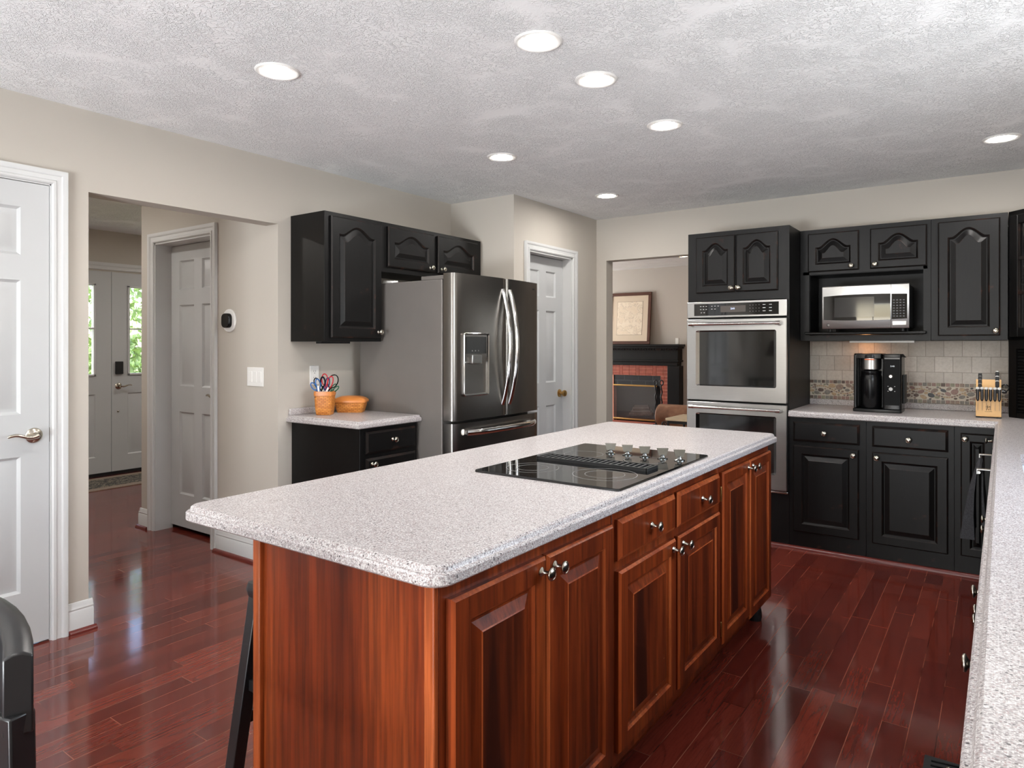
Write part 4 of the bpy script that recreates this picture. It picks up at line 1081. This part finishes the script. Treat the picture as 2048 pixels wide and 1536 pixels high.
for i in range(6):
    x = -.052 + i * .0208
    if steak is None:
        kn = thing('steak_knife', '', 'knife', group='steak knives in the front row of the block')
        mb = MB(); mb.rings([[(a, b, c_) for a, b in rrect(-.0085 * s_, .0085 * s_, -.009 * s_, .009 * s_, .003, 2)] for s_, c_ in ((.35, 0), (.9, .012), (1, .03), (1, .075))]); mb.build('handle', M_BLKMATTE, kn)
        MB().box(-.001, .001, -.0096, -.006, .012, .075).build('steel_spine', M_STEEL, kn)
        mb = MB(); mb.rings([[(a, b, c_) for a, b in rrect(-.0098 * s_, .0098 * s_, -.0108 * s_, .0108 * s_, .0096 * s_, 4)] for s_, c_ in ((.9, .074), (1., .077), (.9, .083), (.5, .085))]); mb.build('end_cap', M_WHITEPL, kn)
        MB().box(-.0006, .0006, -.004, .004, -.055, .002).build('blade', M_STEEL, kn)
        steak = kn
    else: kn = copy_tree(steak)
    kn.location = (KX + x, KY - .0115, ZT + .118 - .025 + .006); kn.rotation_euler = (math.radians(12), 0, 0)
    kn['label'] = 'steak knife with white-capped black handle, ' + ['leftmost', 'second from left', 'third from left', 'third from right', 'second from right', 'rightmost'][i] + ' in the block\'s front row'
def bigknife(x, y, z_, L_, lab, cap, tilt=-18):
    kn = thing('kitchen_knife', lab, 'knife', (KX + x, KY + y, ZT + z_), 0, 'large knives standing in the knife block'); kn.rotation_euler = (math.radians(tilt), 0, 0)
    mb = MB(); mb.rings([[(a, b, c_) for a, b in rrect(-.010 * s_, .010 * s_, -.013 * s_, .013 * s_, .005, 2)] for s_, c_ in ((.9, 0), (1, .02), (.9, L_ * .5), (1.02, L_ * .85), (.8, L_))]); mb.build('handle', M_BLKMATTE, kn)
    mb = MB(); mb.rings([[(a, b, c_) for a, b in rrect(-.0095 * s_, .0095 * s_, -.011 * s_, .011 * s_, .008 * s_, 3)] for s_, c_ in ((1, L_ * .985), (.95, L_ + .003), (.4, L_ + .005))]); mb.build('end_cap', M_WHITEPL if cap else M_GREYMARK, kn)
    MB().box(-.0008, .0008, -.012, .010, -.06, .002).build('blade', M_STEEL, kn)
for i, (y, z_) in enumerate(((.035, .145), (.050, .168), (.062, .188), (.072, .205))):
    bigknife(-.042, y, z_ - .02, .075, 'black knife with plain grey end, ' + ['front', 'second', 'third', 'rear'][i] + ' one on the block\'s left side', False)
for i, (y, z_) in enumerate(((.035, .145), (.052, .172), (.070, .20))):
    bigknife(.042, y, z_ - .012, .085, 'black knife with white end cap, ' + ['front', 'middle', 'rear'][i] + ' one on the block\'s right side', True)
def scissors(label, loc, rot, mat, loops, sc=1, group=None, body=None):
    e = thing('scissors', label, 'scissors', loc, rot[2], group); e.rotation_euler = rot
    mb = MB()
    for (cx, cz, ra, rb, ti) in loops:
        P = []
        for q in range(20):
            t_ = 2 * PI * q / 20; x_, z_ = ra * math.cos(t_), rb * math.sin(t_); P.append(((cx + x_ * math.cos(ti) - z_ * math.sin(ti)) * sc, 0, (cz + x_ * math.sin(ti) + z_ * math.cos(ti)) * sc))
        mb.tube(P, .0034, 8, closed=True)
        mb.tube([((cx * .75) * sc, 0, (cz - rb * .9) * sc), (0, 0, -.005)], [.0045, .0045], 8)
    mb.build('handle', mat, e)
    MB().hexa([(-.004, -.0015, -.09), (.004, -.0015, -.09), (.004, .0015, -.09), (-.004, .0015, -.09), (-.009, -.002, .0), (.009, -.002, .0), (.009, .002, 0), (-.009, .002, 0)]).build('blade', M_STEEL, e)
    return e
scissors('black kitchen shears hooked between the knives of the maple block', (KX + .055, KY + .062, ZT + .16), (math.radians(-14), 0, .0), M_BLKPLASTIC, [(-.024, .022, .020, .018, .3), (.024, .016, .018, .022, -.3)])

# ------------------------------------------------------------ baskets, scissors, outlet
ZL = ZT + .0062
BX, BY = -3.335, 2.715
pb = thing('woven_basket', 'small square woven basket holding scissors and pens beside the outlet', 'basket', (BX, BY, ZL), math.radians(36))
mb = MB(); a = .054
rr = []
for s_, z_ in ((.80, .0), (.86, .004), (.96, .055), (1.0, .12), (1.03, .122), (1.03, .142), (.97, .142), (.95, .12), (.80, .01)):
    rr.append([(x_, y_, z_) for x_, y_ in rrect(-a * s_, a * s_, -a * s_, a * s_, .018, 3)])
mb.rings(rr, cap0=True, cap1=True); mb.build('basket_body', M_BASKET, pb)
mb = MB(); mb.rings([[(x_, y_, z_) for x_, y_ in rrect(-a * s_, a * s_, -a * s_, a * s_, .018, 3)] for s_, z_ in ((1.0, .118), (1.055, .118), (1.055, .143), (.96, .143), (.96, .12))], cap0=False, cap1=False); mb.build('rim_band', M_HONEY, pb)
def crot(deg, tilt): return (math.radians(tilt), 0, math.radians(deg))
M_BLUEP = plain('blue_plastic', (30, 96, 168), .3, var=.05); M_REDP = plain('red_plastic', (196, 24, 40), .3, var=.05); M_TEALP = plain('teal_plastic', (22, 92, 104), .3, var=.05); M_GREENP = plain('dark_green_plastic', (40, 92, 66), .3, var=.05); M_NAVYP = plain('navy_plastic', (34, 48, 96), .3, var=.05)
scb = (BX, BY, ZL + .155)
def sc(label, dx, dy, dz, yaw, lean, mat, loops): return scissors(label, (BX + dx, BY + dy, ZL + .12 + dz), (0, math.radians(lean), math.radians(yaw)), mat, loops, group='scissors in the square basket')
sc('light blue handled scissors leaning left in the square basket', -.020, -.026, .018, 126 - 90, -26, M_BLUEP, [(-.015, .045, .014, .026, .2), (.016, .05, .014, .028, -.2)])
sc('black handled scissors with round loops, left in the square basket', -.010, -.018, .028, 36, -12, M_BLKPLASTIC, [(-.016, .048, .017, .032, .15), (.018, .05, .014, .030, -.2)])
sc('navy handled scissors in the middle of the square basket', .0, .0, .03, 36, 2, M_NAVYP, [(-.014, .045, .012, .03, .1), (.014, .045, .012, .03, -.1)])
sc('red handled scissors standing highest in the square basket', .006, .006, .032, 36, 8, M_REDP, [(-.018, .058, .018, .036, .2), (.016, .046, .016, .038, -.15)])
sc('large black open-loop shears at the right of the square basket', .012, .018, .026, 36, 14, M_BLKPLASTIC, [(.012, .06, .030, .042, -.2)])
sc('dark green handled scissors leaning right in the square basket', .02, .026, .018, 36, 40, M_GREENP, [(-.004, .035, .009, .022, .0), (.014, .035, .009, .022, -.1)])
for i, (dx, dy, ln, lab) in enumerate(((-.022, -.034, -6, 'white capped pen at the left front of the square basket'), (-.004, -.044, 22, 'white capped pen slanting right at the front of the square basket'))):
    e = thing('pen', lab, 'pen', (BX + dx + .012, BY + dy + .006, ZL + .055), math.radians(36), 'pens in the square basket'); e.rotation_euler = (0, math.radians(ln), math.radians(36))
    MB().lathe([(.0045, 0), (.0048, .085)], (0, 0, 0), (0, 0, 1), 10).build('barrel', M_BLKPLASTIC, e)
    MB().lathe([(.0055, .085), (.0055, .118), (.004, .121)], (0, 0, 0), (0, 0, 1), 10).build('cap', M_WHITEPL, e)
lbk = thing('lidded_basket', 'small woven box basket with honey wood lid against the refrigerator side', 'basket', (-3.332, 2.918, ZL), math.radians(36))
mb = MB(); A, B = .098, .060
mb.rings([[(x_ * 1, y_, z_) for x_, y_ in rrect(-A * s_, A * s_, -B * s_, B * s_, .016, 3)] for s_, z_ in ((.80, 0), (.82, .004), (.9, .03), (.96, .058), (.97, .062))]); mb.build('basket_body', M_BASKET, lbk)
mb = MB(); mb.rings([[(x_, y_, z_) for x_, y_ in rrect(-A * s_, A * s_, -B * s_, B * s_, .02, 4)] for s_, z_ in ((1.0, .062), (1.06, .064), (1.07, .074), (1.02, .081), (.88, .091), (.65, .099), (.35, .103))]); mb.build('lid', M_HONEY, lbk, smooth=25)
# outlet, switches, thermostat
ot = thing('wall_outlet', 'white duplex outlet on the wall behind the small countertop', 'outlet', (XL, 2.752, 1.147), PI / 2)
MB().box(-.035, .035, -.006, -.0005, -.058, .058).build('cover_plate', M_WHITEPL, ot, bevel=.002)
mb = MB()
for zz in (-.02, .02):
    mb.box(-.008, -.006, -.0072, -.005, zz, zz + .009); mb.box(.006, .008, -.0072, -.005, zz, zz + .009); mb.lathe([(.003, 0), (.003, .0012)], (0, -.006, zz - .008), (0, -1, 0), 10)
mb.build('socket_slots', M_GREYMARK, ot)
def face_box(e, x0, x1, z0, z1, y0, y1, name, m, bev=.002): return MB().box(x0, x1, y0, y1, z0, z1).build(name, m, e, bevel=bev)
sw = thing('light_switch', 'white triple rocker light switch plate on the hall wall by the opening', 'light switch', (-3.705, YH, 1.14))
face_box(sw, -.083, .083, -.058, .058, -.006, -.0005, 'cover_plate', M_WHITEPL)
for q in (-.046, 0, .046): face_box(sw, q - .016, q + .016, -.033, .033, -.0085, -.005, 'rocker', M_WHITEPL, .001)
th = thing('thermostat', 'black oval thermostat on a round white plate on the hall wall', 'thermostat', (-3.985, YH, 1.49))
mb = MB(); mb.lathe([(.074, 0), (.074, .006), (.070, .010), (.05, .011)], (0, -.0005, 0), (0, -1, 0), 36); mb.build('back_plate', M_WHITEPL, th)
mb = MB(); mb.rings([[(x_, y_, z_) for x_, z_ in rrect(-.042 * s_, .042 * s_, -.046 * s_, .046 * s_, .03 * s_, 6)] for s_, y_ in ((1, -.011), (1.0, -.030), (.93, -.035))]); mb.build('display_body', M_BLKPLASTIC, th)

# ------------------------------------------------------------ ceiling downlights
def downlight(label, x, y, zc, m=M_LAMP, r=.088, grp='recessed kitchen downlights'):
    e = thing('recessed_downlight', label, 'ceiling light', (x, y, zc), 0, grp)
    mb = MB(); mb.lathe([(r * .68, -.0003), (r * .68, -.0030), (r * .72, -.0055), (r * .93, -.0065), (r, -.0020), (r, -.0003)], (0, 0, 0), (0, 0, 1), 36); mb.build('trim_ring', M_WHITEPL, e)
    mb = MB(); mb.lathe([(r * .675, -.0008), (r * .675, -.0024)], (0, 0, 0), (0, 0, 1), 32); mb.build('lens', m, e)
for lab, x, y in (('recessed downlight nearest the upper left, over the hall side of the floor', -2.362, 1.685), ('topmost of the recessed downlights, above the near half of the cooktop', -1.357, 2.069),
                  ('second recessed downlight in the row over the island', -1.357, 2.507), ('third recessed downlight in the row, over the far end of the island', -1.357, 3.226),
                  ('recessed downlight in front of the refrigerator', -2.365, 3.218), ('farthest recessed downlight, nearest the pantry door', -2.345, 4.503), ('recessed downlight at the upper right above the sink counter corner', .022, 4.473)):
    downlight(lab, x, y, ZC)
for lab, x, y in (('added unseen downlight above the dining table side, behind the camera left', -2.362, .0), ('added unseen downlight directly behind the camera right', -.6, -.4), ('added unseen downlight near the patio door, behind the camera', -1.5, -1.9)):
    downlight(lab, x, y, ZC)  # unseen lamps behind the camera, added for more light
for lab, x, y in (('added unseen light in the hall just past the wide opening', -4.9, 1.4), ('added unseen light over the foyer floor left of the front doors', -6.1, 2.0), ('added unseen light at the far end of the foyer', -6.2, 4.4)):
    downlight(lab, x, y, ZH, M_HALLFILL, .088, 'added unseen hall lights')  # lamps added out of view to brighten hall and foyer
downlight('warm recessed downlight on the family room ceiling beyond the opening', -3.18, 8.12, ZC, M_LAMPFAM, .088, 'family room downlights')
downlight('warm recessed downlight on the family room ceiling out of the opening\'s view', -1.6, 7.0, ZC, M_LAMPFAM, .088, 'family room downlights')  # second one is unseen, put in for more light in that room
# under-cabinet lamps
mb = MB(); mb.box(-.02, .02, -.015, .015, -.003, 0); e = thing('puck_light', 'small glowing lamp under the microwave cabinet above the coffee maker', 'lamp', (-.735, YU + .21, 1.362)); mb.build('lens', M_UNDER, e)

# ------------------------------------------------------------ floor register
fv = thing('floor_vent', 'black metal floor register at the bottom right edge by the cabinets', 'vent', (-.125, 2.44, 0))
MB().box(-.065, .065, -.14, .14, 0, .005).build('frame', M_BLKMATTE, fv, bevel=.002)
mb = MB()
for q in range(9): mb.hexa([(-.045, -.12 + q * .028, .005), (.045, -.105 + q * .028, .005), (.045, -.099 + q * .028, .005), (-.045, -.114 + q * .028, .005), (-.045, -.12 + q * .028, .008), (.045, -.105 + q * .028, .008), (.045, -.099 + q * .028, .008), (-.045, -.114 + q * .028, .008)])
mb.build('louvres', M_BLKPLASTIC, fv)

# ------------------------------------------------------------ bar stool under the island overhang
st = thing('bar_stool', 'black wooden stool tucked behind the near left end of the island', 'stool', (-1.745, 1.436, 0))
mb = MB(); rr = []
n_ = 8
pl = rrect(-.165, .165, -.195, .195, .03, 4)
mb.rings([[(x_, y_, .545 + .012 * (y_ / .2) ** 2) for x_, y_ in pl], [(x_ * 1.03, y_ * 1.02, .562 + .018 * (y_ / .2) ** 2) for x_, y_ in pl], [(x_, y_, .580 + .020 * (y_ / .2) ** 2) for x_, y_ in pl]]); mb.build('seat', M_BLKCHAIR, st)
def leg(xa, ya, za, xb, yb, zb, w=.021):
    mb = MB(); pts = []
    mb.hexa([(xb - w, yb - w, zb), (xb + w, yb - w, zb), (xb + w, yb + w, zb), (xb - w, yb + w, zb), (xa - w, ya - w, za), (xa + w, ya - w, za), (xa + w, ya + w, za), (xa - w, ya + w, za)]); return mb
for sx in (-1, 1):
    for sy in (-1, 1): leg(sx * .135, sy * .165, .552, sx * .165, sy * .232, 0).build('leg', M_BLKCHAIR, st, bevel=.003)
for sy in (-1, 1):
    MB().box(-.14, .14, sy * .192 - .01, sy * .192 + .01, .27, .305).build('stretcher', M_BLKCHAIR, st, bevel=.003)
for sx in (-1, 1):
    MB().box(sx * .156 - .01, sx * .156 + .01, -.205, .205, .16, .195).build('stretcher', M_BLKCHAIR, st, bevel=.003)

# ------------------------------------------------------------ dining chair at the lower left
ch = thing('dining_chair', 'black dining chair with curved top rail cut off at the lower left', 'chair', (-1.318, .195, 0), math.radians(14))
def arc(r, a0, a1, n): return [(r * math.sin(a), -r * math.cos(a)) for a in (a0 + (a1 - a0) * i / n for i in range(n + 1))]
mb = MB(); R0 = .42; rr = []
for i in range(15):
    t_ = -.62 + 1.24 * i / 14; cx = R0 * math.sin(t_); cy = R0 * math.cos(t_) - .22
    ax = math.sin(t_); ay = math.cos(t_)
    zt = .935 - .03 * (abs(t_) / .62) ** 2
    rr.append([(cx - ax * .018, cy - ay * .018, .79), (cx + ax * .018, cy + ay * .018, .79), (cx + ax * .018, cy + ay * .018, zt - .006), (cx + ax * .006, cy + ay * .006, zt), (cx - ax * .006, cy - ay * .006, zt), (cx - ax * .018, cy - ay * .018, zt - .006)])
mb.rings(rr); mb.build('top_rail', M_BLKCHAIR, ch, bevel=.003)
mb = MB(); mb.prism(rrect(-.21, .21, -.24, .18, .05, 4), .43, .465); mb.build('seat', M_BLKCHAIR, ch, bevel=.006)
for sx in (-1, 1):
    leg(sx * .232, .125, .82, sx * .195, .155, .43, .018).build('back_post', M_BLKCHAIR, ch, bevel=.003)
    leg(sx * .185, .14, .43, sx * .195, .20, 0, .018).build('leg', M_BLKCHAIR, ch, bevel=.003)
    leg(sx * .185, -.2, .43, sx * .19, -.215, 0, .018).build('leg', M_BLKCHAIR, ch, bevel=.003)
for i in range(4):
    x_ = -.105 + .07 * i; leg(x_, .20 - .02 * abs(i - 1.5), .83, x_ * .9, .15, .46, .009).build('spindle', M_BLKCHAIR, ch)

# ------------------------------------------------------------ console and lamp reflected in the oven glass
cn = thing('console_table', 'black console table against the rear left wall of the dining side', 'table', (-3.0, -2.55, 0))
MB().box(-.45, .45, -.2, .2, .74, .77).build('table_top', M_BLKCHAIR, cn, bevel=.004)
for ax_ in (-.41, .41):
    for ay_ in (-.17, .17): MB().box(ax_ - .02, ax_ + .02, ay_ - .02, ay_ + .02, 0, .74).build('leg', M_BLKCHAIR, cn)
tl_ = thing('table_lamp', 'table lamp with dark brown shade standing on the black console table', 'lamp', (-3.0, -2.55, .77))
MB().lathe([(.09, 0), (.09, .015), (.02, .03), (.05, .12), (.03, .25), (.012, .30), (.012, .40)], (0, 0, 0), (0, 0, 1), 24).build('base', M_BLKMATTE, tl_)
MB().lathe([(.20, .38), (.12, .64), (.118, .64), (.198, .38)], (0, 0, 0), (0, 0, 1), 28).build('lamp_shade', plain('brown_lamp_shade', (58, 38, 30), .8, var=.1), tl_)

# ------------------------------------------------------------ family room
fp = thing('fireplace', 'black mantel fireplace with red brick surround and brass-trimmed glass doors', 'fireplace', (-4.85, YFAM - .001, 0))
YF = -.16
fx = lambda X: X + 4.85
MX1 = fx(-3.53)
mb = MB(); mb.box(-.05, MX1, -.235, 0, 1.312, 1.345); mb.box(-.03, MX1 - .02, -.21, 0, 1.285, 1.312); mb.build('mantel_shelf', M_BLACK, fp, bevel=.004)
mb = MB()
for q in range(52):
    x_ = .0 + q * .0245
    if x_ < MX1 - .05: mb.box(x_, x_ + .013, -.2, -.165, 1.262, 1.285)
mb.build('dentil_moulding', M_BLACKEDGE, fp)
mb = MB(); mb.box(0.0, MX1 - .045, YF, 0, 1.12, 1.285); mb.box(-.015, MX1 - .03, YF - .02, 0, 1.10, 1.125); mb.box(.02, MX1 - .06, YF + .02, 0, 1.045, 1.10); mb.build('frieze', M_BLACK, fp, bevel=.003)
for pa, pb_ in ((fx(-3.735), fx(-3.56)), (0, .16)): MB().box(pa, pb_, YF + .01, 0, 0, 1.045).build('pilaster', M_BLACK, fp, bevel=.004)
yb = YF + .04
mb = MB(); mb.box(.16, fx(-3.735), yb, 0, .90, 1.045); mb.box(fx(-3.845), fx(-3.735), yb, 0, .05, .90); mb.box(.16, .27, yb, 0, .05, .90); bsr = mb.build('brick_surround', M_BRICKMORTAR, fp)
mb = MB(); r7 = random.Random(3)
x_ = .163; flip = 0
bw, bh = .098, .046
while x_ < fx(-3.735) - .05:
    if flip % 3 == 2: mb.box(x_, x_ + bh, yb - .004, yb + .01, .903, .903 + bw + .04); x_ += bh + .006
    else:
        for rr_ in range(3):
            o_ = .0
            mb.box(x_, min(x_ + bw, fx(-3.738)), yb - .004, yb + .01, .903 + rr_ * (bh + .003), .903 + rr_ * (bh + .003) + bh - .002)
        x_ += bw + .006
    flip += 1
zz = .895
while zz > .1:
    mb.box(fx(-3.842), fx(-3.842) + .05, yb - .004, yb + .01, zz - .045, zz); mb.box(fx(-3.842) + .055, fx(-3.738), yb - .004, yb + .01, zz - .09, zz - .048); mb.box(fx(-3.842) + .055, fx(-3.738), yb - .004, yb + .01, zz - .043, zz); 
    mb.box(fx(-3.842), fx(-3.842) + .05, yb - .004, yb + .01, zz - .09, zz - .05); zz -= .098
mb.build('bricks', M_BRICK, bsr)
mb = MB(); mb.box(.27, fx(-3.845), yb + .01, yb + .02, .75, .90); mb.build('hood_panel', M_SOOT, fp)
for bz in (.742, .255): MB().box(.27, fx(-3.90), yb - .018, yb + .02, bz, bz + .022).build('brass_trim', M_BRASS, fp, bevel=.003)
mb = MB(); mb.box(.27, fx(-3.845), -.02, -.005, .05, .75); mb.build('firebox_back', M_DARKGAP, fp)
mb = MB()
for i in range(5): mb.tube([(.5 + .02 * i, yb + .05 + .012 * (i % 3), .33 + .028 * i), (.85 - .015 * i, yb + .075 - .01 * (i % 2), .35 + .026 * i)], .024, 8)
mb.build('logs', plain('charred_log', (92, 80, 74), .9, var=.4, scale=12), fp)
for k_, (a, b) in enumerate(((.28, .60), (.60, fx(-3.905)))):
    MB().box(a, b, yb - .006, yb - .002, .275, .742).build('glass_door', M_GLASS, fp)
mb = MB(); mb.box(-.1, MX1 - .1, -.62, yb - .02, 0, .24); mb.build('hearth', M_BRICK, fp, bevel=.004)
# map
mp = thing('framed_map', 'framed old map with cream mat leaning on the fireplace mantel', 'picture', (-4.68, YFAM - .10, 1.3455))
mp.rotation_euler = (math.radians(-5.5), 0, 0)
PW, PH = .66, .755
mb = MB()
mb.box(0, PW, -.012, .012, 0, .045); mb.box(0, PW, -.012, .012, PH - .045, PH); mb.box(0, .045, -.012, .012, .045, PH - .045); mb.box(PW - .045, PW, -.012, .012, .045, PH - .045); mb.build('frame', M_WALNUT, mp, bevel=.004)
MB().box(.045, PW - .045, .0, .004, .045, PH - .045).build('mat_board', M_MAT, mp)
MB().box(.128, PW - .128, -.0012, .0, .135, PH - .13).build('map_border', M_WALNUT, mp)
MB().box(.131, PW - .131, -.002, -.0012, .138, PH - .133).build('map_print', M_MAP, mp)
# small white device on mantel
tag(MB().box(-.026, .026, -.012, .012, 0, .085).build('small_white_device', M_WHITEPL, None, bevel=.006, loc=(-3.60, YFAM - .12, 1.346)), 'small white plastic device standing on the right end of the mantel', 'device')
# fireplace tools
for i, (X_, lab) in enumerate(((-3.80, 'black iron fireplace tool left of the pair before the brick'), (-3.715, 'black iron fireplace tool right of the pair before the brick'))):
    e = thing('fireplace_tool', lab, 'fireplace tool', (X_, 8.72, 0), 0, 'iron fireplace tools')
    mb = MB(); mb.lathe([(.036, .241), (.036, .25), (.015, .256)], (0, 0, 0), (0, 0, 1), 16); mb.build('foot', M_BLKMATTE, e)
    P = [(.008 * math.sin(q * .9), .008 * math.cos(q * .9), .25 + q * .02) for q in range(28)]
    mb = MB(); mb.tube(P, .011, 8); mb.tube([(.026 * math.sin(2 * PI * q / 12), 0, .82 + .034 * math.cos(2 * PI * q / 12)) for q in range(12)], .009, 8, closed=True); mb.build('handle', M_BLKMATTE, e)
# sofa
sf = thing('leather_sofa', 'brown leather sofa with rolled arm seen through the far opening', 'sofa', (-3.02, 7.3, 0))
mb = MB(); P = []
mb.lathe([(.04, 0), (.105, .006), (.125, .02), (.13, .05), (.13, 1.2)], (-.13, 0, .535), (1, 0, 0), 28); mb.build('rolled_arm', M_LEATHER, sf)
mb = MB(); mb.box(-.10, 1.0, -.095, .10, .06, .44); mb.build('arm_panel', M_LEATHER, sf, bevel=.02)
mb = MB(); mb.box(.0, .95, .12, 1.45, .10, .42); mb.build('seat_base', M_LEATHER, sf, bevel=.04, segs=3)
mb = MB(); mb.box(.98, 1.2, .12, 1.45, .1, .85); mb.build('backrest', M_LEATHER, sf, bevel=.05, segs=3)
for q, (a, b) in enumerate(((-.04, -.06), (1.1, -.06), (-.04, 1.4), (1.1, 1.4))): MB().box(a, a + .05, b, b + .05, 0, .10).build('foot', M_WALNUT, sf)
# side table with scroll iron
stb = thing('side_table', 'stone-topped side table with scrolled black iron legs beside the sofa', 'table', (-2.38, 6.62, 0))
mb = MB(); mb.prism(rrect(-.30, .26, -.24, .24, .01, 2), .585, .61); mb.build('table_top', plain('travertine_top', (216, 196, 164), .4, var=.08, scale=14), stb, bevel=.004)
for sx, sy in ((-1, -1), (1, -1), (1, 1), (-1, 1)):
    X0_ = -.28 if sx < 0 else .24; mb = MB(); P = [(X0_, sy * .21, 0), (X0_, sy * .21, .584)]; mb.tube(P, .012, 8)
    P = [(X0_ + sx * (.04 - .035 * (1 - q / 16) * math.cos(q * .62)), sy * .21, .54 + .035 * (1 - q / 18) * math.sin(q * .62)) for q in range(16)]
    mb.tube(P, .007, 6); mb.build('leg', M_BLKMATTE, stb)
MB().box(-.28, .24, -.215, -.2, .555, .584).build('apron', M_BLKMATTE, stb); MB().box(-.28, .24, .2, .215, .555, .584).build('apron', M_BLKMATTE, stb)
for s_ in (-1, 1): MB().tube([(s_ * .06 + s_ * .05 * math.cos(q * .5) * (1 - q / 20), -.22, .50 + .04 * math.sin(q * .5) * (1 - q / 20)) for q in range(16)], .006, 6).build('scroll', M_BLKMATTE, stb)

# ------------------------------------------------------------ foyer rug and outdoors
rg = thing('entry_rug', 'flat runner rug with dark woven pattern before the front doors', 'rug', (-7.0, 3.4, 0))
MB().box(-.31, .31, -.75, .75, 0, .006).build('border', M_RUGBORDER, rg); MB().box(-.2, .2, -.64, .64, .006, .0085).build('woven_field', M_RUG, rg)
g = MB().box(-40, XF - .6, -18, 25, -.35, -.12).build('lawn', M_GRASS); g['kind'] = 'structure'
MB_ = MB(); MB_.box(XF - .6, XF - T, 1.6, 5.2, -.12, -.02); struct('front_step', MB_, plain('concrete_step', (196, 190, 182), .8))
rt = random.Random(11)
def shrub(label, x, y, r, h, n):
    e = thing('shrub', label, 'shrub', (x, y, -.12), 0, 'shrubs and trees outside the front door')
    mb = MB()
    for q in range(n):
        a = rt.uniform(0, 2 * PI); rr_ = r * math.sqrt(rt.random()); zz = h * (.12 + .88 * rt.random()); k = 1 - .5 * (zz / h) ** 2; c = Vector((rr_ * k * math.cos(a), rr_ * k * math.sin(a), zz)); s_ = rt.uniform(.05, .11)
        d1_ = Vector((rt.uniform(-1, 1), rt.uniform(-1, 1), rt.uniform(-1, 1))).normalized() * s_; d2 = d1_.cross(Vector((rt.uniform(-1, 1), rt.uniform(-1, 1), rt.uniform(-1, 1)))).normalized() * s_ * .5
        mb._f([mb.bm.verts.new(c + d1_), mb.bm.verts.new(c + d2), mb.bm.verts.new(c - d1_), mb.bm.verts.new(c - d2)])
    mb.build('foliage', M_LEAF, e)
    mb = MB(); mb.tube([(0, 0, 0), (0.02, .03, h * .4), (-.02, .05, h * .8)], [.05, .04, .01], 8); mb.build('trunk', M_BARK, e)
shrub('tall leafy tree seen through the upper pane of the front door', -14.5, 6.4, 1.6, 4.2, 2600)
shrub('bushy green shrub seen through the middle of the front door glass', -11.6, 5.1, .8, 1.6, 1500)
shrub('low reddish-green shrub seen at the bottom of the front door glass', -10.4, 4.5, .5, .8, 600)
shrub('leafy tree left of the others outside the front door', -14.5, 2.6, 1.5, 4.0, 1800)
